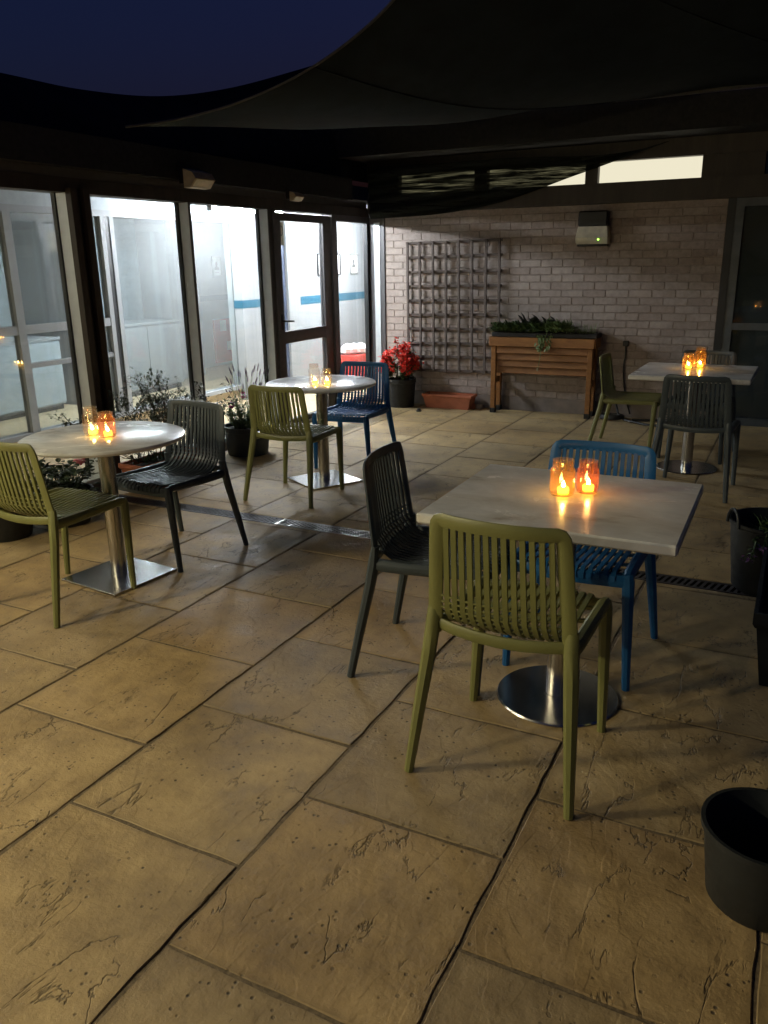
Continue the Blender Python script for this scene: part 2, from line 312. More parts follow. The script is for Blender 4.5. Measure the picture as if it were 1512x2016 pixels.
def slab(u0, u1, v0, v1):
    w, d = u1-u0-.005, v1-v0-.005
    if w < .05 or d < .04: return
    key = (round(w, 2), round(d, 2))
    if key not in std: std[key] = [slab_mesh(w, d, hash(key)+i) for i in range(4 if d > .55 else 1)]
    o = link('slab', rnd.choice(std[key]), pav, ((u0+u1)/2, (v0+v1)/2, rnd.uniform(-.001, .001))); o.rotation_euler = (rnd.uniform(-.002, .002), rnd.uniform(-.002, .002), 0)
for k in range(-6, 5):
    ua, ub = U0+pitch*k, U0+pitch*(k+1)
    if ua < -4.235: ua = -4.235
    if k == -7: continue
    near = 1.703 if k % 2 else 1.985
    far = 6.52 if (k % 2) else 6.215
    v = near-.604*6
    rows = []
    while v < DR0: rows.append((v, min(v+.604, DR0))); v += .604
    v = far-.604*6
    while v < 8.12: rows.append((max(v, DR1), min(v+.604, 8.12))); v += .604
    for a, b in rows:
        if b > a and a > -2: slab(ua, ub, a, b)

# slot drain across the courtyard
dr = empty('slot_drain', (0, (DR0+DR1)/2, 0)); tag(dr, 'narrow slot drain with metal grates crossing the paving between the tables', 'drain')
MB().box(-4.2, .35, -.06, .06, -.13, -.115).box(-4.2, .35, -.06, -.0552, -.114, -.012).box(-4.2, .35, .0552, .06, -.114, -.012).build('channel', M['void'], dr, smooth=0)
def grate(u0, u1, mt, step, bw):
    b = MB(); b.box(u0, u1, -.055, -.044, -.006, 0); b.box(u0, u1, .044, .055, -.006, 0)
    b.box(u0, u0+.02, -.043, .043, -.02, -.001); b.box(u1-.02, u1, -.043, .043, -.02, -.001)
    u = u0+.03
    while u < u1-.03:
        b.add([(u-.010, -.043, -.002), (u-.010+bw, -.043, -.002), (u+.010+bw, .043, -.002), (u+.010, .043, -.002), (u-.010, -.043, -.0045), (u-.010+bw, -.043, -.0045), (u+.010+bw, .043, -.0045), (u+.010, .043, -.0045)], [(0, 1, 2, 3), (0, 4, 5, 1), (3, 2, 6, 7), (1, 5, 6, 2), (0, 3, 7, 4)]); u += step
    o = b.build('grate', mt, dr, smooth=0); o['kind'] = 'stuff'; return o
g = grate(-4.2, -2.72, M['darkgrate'], .0235, .010)
grate(-2.71, -1.72, M['galv'], .0235, .0105); grate(-1.69, -.72, M['galv'], .0235, .0105)
grate(-.70, .35, M['darkgrate'], .030, .014)

# ------------------------------------------------------------------ glazed corridor on the left
gw = empty('glazed_wall', (GLU, 0, 0)); tag(gw, 'long glazed wall with pale frames, dark posts and a bronze door to the lit corridor', 'glazed wall')
def gb(name, mt, u0, u1, v0, v1, z0, z1, parent=gw, label=None):
    b = MB().box(u0-GLU, u1-GLU, v0, v1, z0, z1).build(name, mt, parent, smooth=0)
    if label: b['label'] = label
    return b
V0 = -3.18
gb('plinth', M['bronze'], GLU-.10, GLU+.02, V0, 6.26, -.03, .07); 
gb('sill', M['alu'], GLU-.12, GLU-.004, V0, 6.21, .071, .093)
gb('head_frame', M['timber'], GLU-.13, GLU, V0, 8.10, 1.955, 2.045, label='timber head over the glazing')
gb('head_trim', M['bronze'], GLU-.1, GLU-.006, V0, 8.06, 2.046, 2.099)
def pane(v0, v1, z0=.093, z1=1.955, u=GLU-.115, th=.022, nm='pane', mt='glass', parent=gw): return gb(nm, M[mt], u, u+th, v0, v1, z0, z1, parent)
def fin(v, front=.018):
    f = gb('mullion', M['alu'], GLU-.09, GLU-.002, v-.0, v+front, .093, 1.955)
    c_ = MB().box(-.002, .006, v-.001, v+front+.003, .093, 1.955).build('cap_strip', M['bronze'], f, smooth=0)
    g_ = MB().box(-.125, -.0905, v-.012, v+front, .093, 1.955).build('gasket', M['gasket'], f, smooth=0)
def post(v0, v1):
    f = gb('post', M['alu'], GLU-.09, GLU-.003, v0, v1, .093, 1.955)
    w = (v1-v0)/3
    MB().box(-.002, .045, v0-.002, v0+w, -.02, 1.98).box(-.002, .045, v1-w, v1, -.02, 1.98).build('timber_cover', M['timber'], f, smooth=0)
    MB().box(-.002, .012, v0+w, v1-w, -.02, 1.98).build('groove', M['gasket'], f, smooth=0)
    MB().box(-.125, -.0905, v0-.01, v1, .093, 1.955).build('gasket', M['gasket'], f, smooth=0)
# bays beyond the frame on the near side, at the same spacing
edges = []
for k in range(-6, 0):
    vv = 4.06+1.03*k
    if k % 2 == 0: post(vv-.075, vv+.08)
    else: fin(vv+.07)
post(3.985, 4.142); fin(5.161); fin(6.209, .045)
vs_ = [V0]+[4.06+1.03*k+(.06 if k % 2 else 0) for k in range(-6, 0)]+[4.06, 5.165, 6.22]
for a, b in zip(vs_[:-1], vs_[1:]):
    if b-a > .2: pane(a+.02, b-.02)
# door
dl = empty('glass_door', (GLU, 6.26, 0)); dl.parent = gw; dl.location = (0, 6.26, 0)
def db(name, mt, v0, v1, z0, z1, d0=-.05, d1=.004): return MB().box(d0, d1, v0-6.26, v1-6.26, z0, z1).build(name, mt, dl, smooth=0)
db('door_frame', M['bronze'], 6.258, 6.305, 0, 1.954, -.09, .02); db('door_frame', M['bronze'], 7.275, 7.372, 0, 1.954, -.09, .02); db('threshold', M['bronze'], 6.262, 8.06, -.03, .028, -.1, .03)
db('stile', M['bronze'], 6.312, 6.389, .03, 1.935); db('stile', M['bronze'], 7.126, 7.268, .03, 1.935)
db('rail', M['bronze'], 6.389, 7.126, 1.868, 1.935, -.048, .002); db('rail', M['bronze'], 6.389, 7.126, .792, .90, -.048, .002); db('rail', M['bronze'], 6.389, 7.126, .03, .075, -.048, .002)
db('pane', M['glass'], 6.389, 7.126, .90, 1.868, -.035, -.015); db('pane', M['glass'], 6.389, 7.126, .075, .792, -.035, -.015)
hb = MB(); hb.tube([(.004, .085, 1.0), (.05, .085, 1.0), (.055, .10, 1.0), (.055, .20, .992)], .009, 8); hb.box(.002, .01, .07, .1, .92, 1.06); hb.build('handle', M['gasket'], dl)
sg = MB().box(-.042, -.039, .135, .245, 1.66, 1.862).build('notice', M['cream'], dl, smooth=0)
ring = MB(); ring.sweep([(-.037, .19+.042*math.cos(a), 1.785+.042*math.sin(a)) for a in [2*math.pi*i/20 for i in range(20)]], (1, 0, 0), (.005, .001), 4, 4, True); ring.box(-.0382, -.0375, .185, .195, 1.75, 1.82)
ro = ring.build('prohibition_mark', M['ink'], sg, smooth=0)
# side light between the door and the brick wall
gb('rail', M['bronze'], GLU-.06, GLU, 7.372, 8.10, .028, .075); pane(7.39, 8.075, .075, 1.90, GLU-.05); gb('rail', M['bronze'], GLU-.06, GLU, 7.372, 8.10, 1.895, 1.954)
gb('corner_post', M['bronze'], GLU-.06, -4.075, 8.102, 8.16, 0, 1.954); gb('corner_strip', M['alu'], -4.193, -4.127, 8.094, 8.102, .03, 1.90)
MB().box(-.055, -.008, 8.06, 8.10, .076, 1.894).build('gasket', M['gasket'], gw, smooth=0)

# the corridor itself
INU = -5.7; VE = 12.2
cor = empty('corridor', (0, 0, 0)); tag(cor, 'long white lit corridor behind the glazed wall', 'corridor'); cor['kind'] = 'structure'
def cb(name, mt, u0, u1, v0, v1, z0, z1, parent=cor): return MB().box(u0, u1, v0, v1, z0, z1).build(name, mt, parent, smooth=0)
cb('floor', M['tan'], -8.1, GLU-.13, V0, VE, -.05, .0)
M['ceil'] = plain('cream_ceiling', (.17, .14, .10), .8, var=.04); cb('ceiling', M['ceil'], -8.1, GLU-.135, V0, VE, 2.09, 2.14)
cb('end_wall', M['white'], -8.1, -4.3, VE, VE+.1, 0, 2.089); cb('end_wall', M['cream'], -8.1, -4.3, V0-.1, V0, 0, 2.089)
cb('outer_wall', M['white'], -4.36, -4.26, 8.2, VE, 0, 2.089)
cb('kick_wall', M['cream'], INU-.08, INU, V0, 7.60, 0, .13); cb('inner_sill', M['white'], INU-.09, INU+.03, V0, 7.60, .131, .172)
cb('header', M['greywall'], INU-.08, INU, V0, 7.60, 1.985, 2.089); cb('header', M['white'], INU-.08, INU, 7.95, VE, 1.985, 2.089)
cb('head_rail', M['white'], INU-.07, INU+.012, V0, 7.60, 1.93, 1.984)
pil = cb('pillar', M['white'], INU-.1, INU+.10, 7.60, 7.98, 0, 2.088); MB().box(INU+.1005, INU+.105, 7.60, 7.98, 1.03, 1.115).build('painted_stripe', M['stripe'], pil, smooth=0)
MB().box(INU-.02, INU+.1, 7.595, 7.5995, 1.03, 1.115).build('painted_stripe', M['stripe'], pil, smooth=0)
# inner mullions and panes
ims = [(v_, .075) for v_ in (-2.2, -1.1, 0, 1.1, 2.2, 3.45, 4.66)]+[(5.68, .05), (5.79, .05)]
for v_, w_ in ims: cb('inner_mullion', M['white'], INU-.05, INU+.02, v_, v_+w_, .172, 1.93)
cb('inner_gasket', M['gasket'], INU-.05, INU+.012, 5.7305, 5.7895, .172, 1.93)
cb('inner_rail', M['white'], INU-.05, INU+.015, 3.525, 4.66, .98, 1.05); cb('inner_rail', M['white'], INU-.05, INU+.015, 4.735, 5.68, .98, 1.05); cb('inner_rail', M['white'], INU-.05, INU+.01, 4.735, 5.68, .70, .74)
allm = [V0]+[v_ for v_, w_ in ims if v_ != 5.79]+[7.60]
for i in range(len(allm)-1):
    a = allm[i]+(.11 if abs(allm[i]-5.68) < .01 else .075 if i else 0); b = allm[i+1]
    cb('inner_pane', M['inglass'], INU-.03, INU-.012, a+(.05 if abs(allm[i]-5.68) < .01 else 0), b, .172, 1.93)
# doorway and white wall with the stripe
df = cb('door_casing', M['white'], INU-.06, INU+.02, 8.66, 8.90, 0, 1.984); cb('door_casing', M['white'], INU-.06, INU+.02, 7.981, 8.05, 0, 1.984)
dd = MB().box(INU-.05, INU-.01, 8.055, 8.655, .01, 1.975).build('blue_door', M['doorblue'], cor, smooth=0)
MB().box(INU-.0098, INU-.002, 8.16, 8.56, 1.05, 1.80).build('door_glass', M['darkglass'], dd, smooth=0); hq = MB(); hq.tube([(INU-.01, 8.13, 1.0), (INU+.04, 8.13, 1.0), (INU+.045, 8.24, 1.0)], .009, 6); hq.build('handle', M['steel'], dd)
iw = cb('inner_wall', M['white'], INU-.08, INU, 8.90, VE, 0, 1.984); MB().box(INU+.0005, INU+.004, 8.96, 10.75, 1.0, 1.098).build('painted_stripe', M['stripe'], iw, smooth=0)
cb('room_wall', M['greywall'], -8.1, -8.0, V0, VE, 0, 2.089); MB().box(-7.999, -7.99, 9.3, 11.4, .98, 1.06).build('painted_stripe', M['stripe'], cor, smooth=0)
cb('room_pier', M['white'], -8.0, -7.2, 6.6, 6.9, 0, 2.088); cb('room_pier', M['white'], -8.0, -7.5, 8.6, 9.2, 0, 2.088); cb('room_pier', M['greywall'], -8.0, -7.4, 4.9, 5.3, 0, 2.088)
# things in the corridor and the room behind
def tube_light(v0, mt, label, u=-4.98, group='ceiling tube lights in the corridor'):
    t_ = empty('tube_light', (u, v0+.6, 2.09)); tag(t_, label, 'ceiling light', group)
    MB().cbox(-.035, .035, -.60, .60, -.055, -.001, .006).build('housing', M['white'], t_)
    b = MB(); n = 10
    b.tube([(0, -.585, -.088), (0, .585, -.088)], .020, 10); b.build('tube', mt, t_)
    for s_ in (-.593, .593): MB().box(-.025, .025, s_-.007, s_+.007, -.115, -.055).build('end_cap', M['white'], t_, smooth=0)
tube_light(6.34, M['tube'], 'white fluorescent tube glowing behind the pane left of the glass door')
tube_light(8.82, M['tube'], 'white fluorescent tube glowing above the framed pictures in the corridor')
tube_light(6.36, M['tube2'], 'tube light in the dim room behind the inner panes', -6.45, 'ceiling tube lights in the corridor')
tube_light(1.45, M['warmtube'], 'warm fluorescent tube in the near part of the corridor'); tube_light(-.95, M['warmtube'], 'warm fluorescent tube in the corridor beside the camera')
def picture(v_, z0, z1, w_, mt, lab, u=INU):
    p = empty('framed_picture', (u, v_, z0)); tag(p, lab, 'picture', 'framed pictures on the corridor walls'); h = z1-z0
    b = MB(); t_ = .018
    for bx in ((-w_/2, w_/2, 0, t_), (-w_/2, w_/2, h-t_, h), (-w_/2, -w_/2+t_, t_, h-t_), (w_/2-t_, w_/2, t_, h-t_)): b.box(.001, .022, bx[0], bx[1], bx[2], bx[3])
    b.build('frame', mt, p, smooth=0); MB().box(.001, .008, -w_/2+t_, w_/2-t_, t_, h-t_).build('print', M['paper'], p, smooth=0)
    q = MB(); q.lathe([(.0, 0), (.022, .0)], 12)
    hd = [(.0085, .03*math.cos(a), h*.62+.036*math.sin(a)) for a in [2*math.pi*i/12 for i in range(12)]]
    bd = [(.0085, -.055, h*.32), (.0085, .055, h*.32), (.0085, .045, h*.46), (.0085, .012, h*.51), (.0085, -.012, h*.51), (.0085, -.045, h*.46)]
    q = MB(); q.add(hd, [tuple(range(12))]); q.add(bd, [tuple(range(6))]); q.build('portrait', M['ink'], p, smooth=0)
    MB().box(.008, .0088, -.05, .05, h*.17, h*.2).build('caption', M['ink'], p, smooth=0)
picture(9.50, 1.34, 1.62, .235, M['frameb'], 'black framed portrait seen through the door glass')
picture(9.86, 1.34, 1.62, .235, M['frameb'], 'black framed picture just right of the door stile')
picture(10.36, 1.345, 1.615, .21, M['galv'], 'grey framed portrait above the red box, right of the others')
picture(10.25, 1.33, 1.62, .22, M['galv'], 'silver framed portrait seen dimly through the inner pane', -8.0); picture(10.85, 1.33, 1.62, .22, M['frameb'], 'dark framed picture seen dimly at the edge of the inner pane', -8.0)
rb = empty('red_box', (-5.45, 9.85, 0)); tag(rb, 'red box with crumpled bags on top behind the blue chair', 'box')
MB().cbox(-.16, .16, -.2, .2, 0, .30, .01).build('crate', M['red'], rb); 
bb = MB(); 
for i in range(3): bb.lathe([(.03, 0), (.09, .03), (.1, .08), (.06, .13), (.01, .15)], 10, (-.05+.06*i, -.08+.08*i, .30), wob=lambda th, z: 1+.18*math.sin(3*th+z*50))
bb.build('bags', M['paper'], rb)
po_ = empty('wall_poster', (-7.995, 8.04, 1.28)); tag(po_, 'dark poster on the far wall seen through the second pane', 'poster'); MB().box(0, .006, -.12, .12, 0, .34).build('sheet', M['doorblue'], po_, smooth=0); MB().box(.0062, .008, -.09, .09, .24, .30).build('heading', M['paper'], po_, smooth=0)
nb = empty('red_notice_board', (-7.99, 10.35, 0)); tag(nb, 'red panel with two white notices in the room behind the inner pane', 'board')
MB().box(0, .03, -.3, .36, -.0+.05, .70).build('panel', M['red'], nb, smooth=0)
MB().box(.0305, .034, -.16, -.02, .52, .68).build('notice', M['paper'], nb, smooth=0); MB().box(.0305, .034, .1, .25, .52, .68).build('notice', M['paper'], nb, smooth=0); MB().box(.0305, .034, -.02, .16, .22, .36).build('notice', M['paper'], nb, smooth=0)
# low units standing in the dim room
def unit(u, v_, w_, d_, h_, mt, lab):
    p = empty('low_cupboard', (u, v_, 0)); tag(p, lab, 'cupboard'); MB().cbox(-d_/2, d_/2, -w_/2, w_/2, .06, h_, .006).build('carcass', mt, p)
    MB().box(-d_/2-.01, d_/2+.015, -w_/2-.01, w_/2+.01, h_+.001, h_+.03).build('top', M['white'], p, smooth=0); MB().box(-d_/2+.02, d_/2-.03, -w_/2+.02, w_/2-.02, 0, .06).build('plinth', M['frameb'], p, smooth=0)
    for s_ in (-1, 1): dr_ = MB().box(d_/2+.0005, d_/2+.014, s_*w_/4-w_/4+.008, s_*w_/4+w_/4-.008, .08, h_-.02).build('cupboard_door', mt, p, smooth=0)
unit(-7.3, 7.6, 1.2, .5, .82, M['white'], 'white low cupboard in the room behind the middle pane'); unit(-7.45, 5.9, 1.0, .5, .75, M['greywall'], 'grey low cupboard in the room behind the second pane')

# ------------------------------------------------------------------ brick wall
bw = empty('brick_wall', (0, WALLV, 0)); tag(bw, 'pale pinkish brick wall closing the far end of the courtyard', 'wall')
BU0, BU1, BZ0, BZ1 = -4.075, -.70, .145, 1.985
MB().box(BU0, BU1, .0025, .22, 0, BZ1).build('mortar', M['brickmortar'], bw, smooth=0)
MB().cbox(BU0, BU1, -.006, .0024, -.02, BZ0-.004, .002).build('plinth', M['plinth'], bw)
PB, PH = .2145, .0713
def brick_mesh(w, seed):
    r = random.Random(seed); h = PH-.0062; b = MB(); j = lambda: r.uniform(-.0012, .0012); c_ = .003
    f0 = [(-w/2+j(), .0, -h/2+j()), (w/2+j(), .0, -h/2+j()), (w/2+j(), .0, h/2+j()), (-w/2+j(), .0, h/2+j())]
    f1 = [(x*(1-2*c_/w), -.004, z*(1-2*c_/h)) for x, y, z in f0]; bk = [(x, .03, z) for x, y, z in f0]
    b.add(bk+f0+f1, [(8, 9, 10, 11)]+[(k+a, k+(a+1) % 4, k+4+(a+1) % 4, k+4+a) for k in (0, 4) for a in range(4)])
    me = bpy.data.meshes.new('brick'); me.from_pydata(b.v, [], b.f); me.materials.append(M['brick']); return me
bm_full = [brick_mesh(PB-.0062, i) for i in range(8)]; bms = {}
bl = []; row = 0; z = BZ0+PH/2
while z+PH/2 < BZ1+.01:
    u = BU0-(PB/2 if row % 2 else 0)
    while u < BU1:
        a, b = max(u, BU0), min(u+PB, BU1)
        if b-a > .03: bl.append(((a+b)/2, z, b-a))
        u += PB
    z += PH; row += 1
bl.sort(key=lambda q: q[0]**2+WALLV**2+(q[1]-EYE)**2)
rest = MB()
for i, (u, z, w_) in enumerate(bl):
    if i < 298:
        if abs(w_-PB) < .001: me = bm_full[rnd.randrange(8)]
        else:
            k = round(w_, 3)
            if k not in bms: bms[k] = brick_mesh(w_-.0062, int(k*1000))
            me = bms[k]
        link('brick', me, bw, (u, rnd.uniform(-.0012, .0012), z))
    else:
        me = bm_full[rnd.randrange(8)]; k = (w_-.0062)/(PB-.0062); dy = rnd.uniform(-.0012, .0012)
        rest.add([(p.co.x*k+u, p.co.y+dy, p.co.z+z) for p in me.vertices], [tuple(p.vertices) for p in me.polygons])
ro = rest.build('brick_courses', M['brick'], bw, smooth=0); ro['kind'] = 'stuff'
# timber band, clerestory and frame over the brick
cl = empty('clerestory', (0, WALLV, 1.99)); tag(cl, 'dark timber band of high narrow windows above the brick wall', 'window band')
def kb(name, mt, u0, u1, z0, z1, d0=-.03, d1=.15): return MB().box(u0, u1, d0, d1, z0-1.99, z1-1.99).build(name, mt, cl, smooth=0)
kb('beam', M['timber'], -4.25, 2.6, 1.987, 2.165, -.05); kb('head', M['timber'], -4.25, 2.6, 2.35, 2.50, -.04)
wins = [(-3.893, -3.0), (-2.995+.0, -1.965), (-1.85, -.945)]
kb('mullion', M['timber'], -4.25, -3.893, 2.1655, 2.3495); kb('mullion', M['timber'], -3.06, -2.93, 2.1655, 2.3495, -.035); kb('mullion', M['timber'], -1.965, -1.85, 2.1655, 2.3495); kb('mullion', M['timber'], -.945, -.44, 2.1655, 2.3495)
for a, b in wins:
    w_ = kb('window', M['lit'], a, b, 2.1655, 2.3495, .05, .06)
kb('window', M['darkglass'], -.44, 2.6, 2.1655, 2.3495, .05, .06); kb('backing', M['eave'], -.44, 2.6, 2.1655, 2.3495, .10, .149)
kb('eave_board', M['eave'], -4.4, 2.6, 2.50, 2.76, -.5, .15); 
gt = MB(); gt.sweep([(-4.1, 7.52, 2.775), (-1.5, 7.52, 2.765), (2.6, 7.52, 2.79)], (0, 0, 1), (.045, .022), 8, 3); go = gt.build('gutter', M['gutter']); tag(go, 'long pale gutter along the far roof edge under the sail', 'gutter')
# glass door and side frame right of the brick
rd = empty('dark_glass_door', (-.7, WALLV, 0)); tag(rd, 'unlit glass door in grey frame right of the brick wall', 'glass door')
def rb_(name, mt, u0, u1, z0, z1, d0=-.03, d1=.06): return MB().box(u0+.7, u1+.7, d0, d1, z0, z1).build(name, mt, rd, smooth=0)
rb_('jamb', M['gasket'], -.70, -.635, 0, 1.985, -.035); 
fr_m = plain('slate_frame', (.075, .085, .088), .45); M['slate'] = fr_m
rb_('stile', fr_m, -.634, -.565, 0, 1.985); rb_('stile', fr_m, .50, .57, 0, 1.985); rb_('rail', fr_m, -.565, .5, .865, .925, -.028); rb_('rail', fr_m, -.565, .5, 1.915, 1.985, -.028); rb_('rail', fr_m, -.565, .5, 0, .07, -.028)
rb_('pane', M['darkglass'], -.565, .5, .925, 1.915, 0, .02); rb_('pane', M['darkglass'], -.565, .5, .07, .865, 0, .02)
rm = empty('dim_room', (0, 0, 0)); rm['kind'] = 'structure'; rm['label'] = 'dim room behind the dark glass door'
for nm, bx in (('wall', (-.8, 2.6, 10.2, 10.3, 0, 2.4)), ('wall', (-.9, -.8, 8.36, 10.2, 0, 2.4)), ('wall', (.57, 2.6, 8.1, 8.2, 0, 1.985)), ('floor', (-.8, 2.6, 8.21, 10.2, -.03, -.001)), ('ceiling', (-.9, 2.6, 8.32, 10.2, 2.41, 2.45))): MB().box(*bx).build(nm, M['greywall'] if nm == 'wall' else M['tan'], rm, smooth=0)

# wall lamp with the green light
wl = empty('emergency_light', (-1.855, WALLV-.004, 1.62)); tag(wl, 'boxy wall light with black hood and small green lamp on the brick wall', 'wall light')
MB().cbox(-.135, .135, -.11, -.001, .17, .305, .012).build('hood', M['lampblack'], wl)
b = MB(); b.add([(-.135, -.10, .168), (.135, -.10, .168), (.15, -.125, .07), (-.15, -.125, .07), (-.145, -.10, .012), (.145, -.10, .012), (-.135, 0, .168), (.135, 0, .168), (.15, 0, .07), (-.15, 0, .07), (-.145, 0, .012), (.145, 0, .012)], [(0, 3, 2, 1), (3, 4, 5, 2), (0, 6, 9, 3), (3, 9, 10, 4), (1, 2, 8, 7), (2, 5, 11, 8), (4, 10, 11, 5), (0, 1, 7, 6)]); b.build('lens', M['lens'], wl, smooth=0)
MB().cbox(-.138, .138, -.09, -.001, -.008, .011, .003).build('base_plate', M['lampblack'], wl)
MB().lathe([(0.0001, -.005), (.006, -.003), (.0075, 0)], 10).build('indicator', M['led'], wl, loc=(.065, -.121, .052), rot=(R(90), 0, 0))

# ------------------------------------------------------------------ roof edge, lamps and shade sails
rf = MB().box(-4.75, -4.17, V0, 7.6, 2.10, 2.30).build('roof_fascia', M['eave'], smooth=0); tag(rf, 'black roof edge running above the glazed wall', 'roof edge')
rs = MB().box(-8.4, -4.76, V0, VE, 2.16, 2.34).build('corridor_roof', M['eave'], smooth=0); tag(rs, 'flat dark roof over the lit corridor', 'roof')
def bulkhead(v_, z_, lit, lab, k_=1.0):
    p = empty('flood_lamp', (-4.168, v_, z_)); tag(p, lab, 'wall lamp')
    MB().cbox(.0, .04, -.12*k_, .12*k_, -.03*k_, .08*k_, .004).build('back_box', M['lampblack'], p)
    b = MB(); pr = [(.041, .07), (.12, .045), (.15, .0), (.10, -.055), (.041, -.06)]
    vs = [(.041+(x-.041)*k_, s_*.115*k_, zz*k_) for s_ in (-1, 1) for x, zz in pr]; b.add(vs, [(0, 1, 2, 3, 4), (9, 8, 7, 6, 5)]+[(i, 5+i, 5+(i+1) % 5, (i+1) % 5) for i in range(5)]); b.build('lamp_body', M['lampbody'], p, smooth=0)
    a_, c_ = Vector((.041+.107*k_, 0, -.004*k_)), Vector((.041+.063*k_, 0, -.050*k_)); n_ = Vector((.74, 0, -.67))*.003; w_ = Vector((0, .10*k_, 0))
    MB().add([a_-w_+n_, a_+w_+n_, c_+w_+n_, c_-w_+n_], [(0, 3, 2, 1)]).build('lens', M[lit] if lit else M['lens'], p, smooth=0)
bulkhead(5.10, 2.10, False, 'beige wall lamp under the roof edge above the second pane'); bulkhead(6.45, 2.06, False, 'small beige wall lamp above the glass door', .6)
bulkhead(.35, 2.20, 'flood', 'lit wall lamp under the roof edge beside the camera', 1.6)
bulkhead(-1.75, 2.20, 'rear_fill', 'added fill lamp under the roof edge behind the camera', 1.6)  # added unseen fill lamp, softens shadows and lifts the right side
def lerp(a, b, t): return tuple(x+(y-x)*t for x, y in zip(a, b))
def bez(pts, t):
    P = [Vector(p) for p in pts]
    while len(P) > 1: P = [P[i].lerp(P[i+1], t) for i in range(len(P)-1)]
    return P[0]
def catm(pts, t):
    n = len(pts)-1; x = min(t*n, n-1e-6); i = int(x); f = x-i
    p = [Vector(pts[max(0, min(n, i+k))]) for k in (-1, 0, 1, 2)]
    return .5*((2*p[1])+(p[2]-p[0])*f+(2*p[0]-5*p[1]+4*p[2]-p[3])*f*f+(3*p[1]-p[0]-3*p[2]+p[3])*f**3)
SAIL_HEM = [(-3.9, 4.2, 2.33), (-3.62, 4.38, 2.375), (-3.2, 4.5, 2.46), (-2.75, 4.6, 2.62), (-2.3, 4.6, 2.84), (-1.9, 4.4, 3.05), (-1.55, 4.1, 3.2), (-.9, 3.2, 3.35), (.4, 1.4, 3.4), (2.4, -.5, 3.4)]
def sailA(a, b):
    h = catm(SAIL_HEM, a); g = Vector((-4.05+6.6*a, 7.53, 2.755+.012*a)); p = h.lerp(g, b); p.z += -.16*math.sin(math.pi*b)*math.sin(math.pi*min(1, a*1.3))+.012*math.sin(31*a+5*b)*b; return p
sa = MB().grid(sailA, 48, 20).build('shade_sail', M['sail'], smooth=80); tag(sa, 'large dark shade sail stretched over the courtyard with pale curved hem', 'shade sail', 'shade sails over the courtyard')
hm = MB(); hm.tube([tuple(sailA(i/60, 0)) for i in range(61)], .008, 6); hm.build('hem', plain('pale_webbing', (.05, .05, .05), .8), sa)
for a_ in (.33, .62):
    MB().tube([tuple(sailA(a_+.04*i/20, i/20)+Vector((0, 0, -.004))) for i in range(21)], .004, 4).build('seam', M['sailb'], sa)

SB_T = [(-4.62, 2.4, 2.64), (-4.62, 3.9, 2.66), (-4.62, 4.6, 2.67), (-4.62, 5.4, 2.75), (-4.62, 6.3, 2.95), (-4.62, 7.4, 3.28), (-4.62, 8.4, 3.6)]
def sailB(a, b):
    t_ = catm(SB_T, a); bt = Vector((-4.3, 2.2+6.0*a, 2.305)); p = bt.lerp(t_, b); p.x += .05*math.sin(math.pi*b); p.x += .02*math.sin(a*40)*b*(1-b); return p
sb = MB().grid(sailB, 40, 10).build('shade_sail', M['sailb'], smooth=80); tag(sb, 'black sagging shade sail above the glazed wall with curved top edge', 'shade sail', 'shade sails over the courtyard')
# slack net hanging over the high windows
NT = [(-4.2, 7.98, 2.44), (-3.4, 7.96, 2.42), (-2.6, 7.95, 2.42), (-1.9, 7.94, 2.39), (-1.55, 7.92, 2.40), (-1.2, 7.9, 2.46)]
NBm = [(-4.2, 8.03, 1.935), (-3.4, 8.03, 1.955), (-2.8, 8.04, 2.03), (-2.35, 8.05, 2.15), (-1.97, 8.05, 2.265), (-1.3, 7.95, 2.44)]
def netf(a, b):
    p = catm(NT, a).lerp(catm(NBm, a), b); p.y += .018*math.sin(26*b+9*a+2*math.sin(7*a)); return p
nn = MB().grid(netf, 40, 24).build('slack_net', M['net'], smooth=80); tag(nn, 'slack dark net hanging in folds across the high windows', 'net')

# ------------------------------------------------------------------ trellis
tl = empty('trellis', (-3.28, WALLV-.012, 1.03), 0); tl.rotation_euler = (0, R(-.6), 0); tag(tl, 'square weathered wooden trellis hung on the brick wall', 'trellis')
def trel(x0, x1, y0, y1, z0, z1): return MB().cbox(x0, x1, y0, y1, z0, z1, .002)
for i in range(8):
    x = -.511+.146*i; z0 = -.66+rnd.uniform(-.01, .01); 
    o = trel(-.0125, .0125, -.036, -.019, z0, .665+rnd.uniform(-.006, .012)).build('trellis_slat', M['trellis'], tl, smooth=0, loc=(x+rnd.uniform(-.003, .003), 0, 0), rot=(0, rnd.uniform(-.006, .006), 0))
for j in range(10):
    trel(-.53, .53, -.0185, -.002, -.0125, .0125).build('trellis_slat', M['trellis'], tl, smooth=0, loc=(0, 0, -.655+.1462*j+rnd.uniform(-.003, .003)), rot=(0, rnd.uniform(-.004, .004), 0))

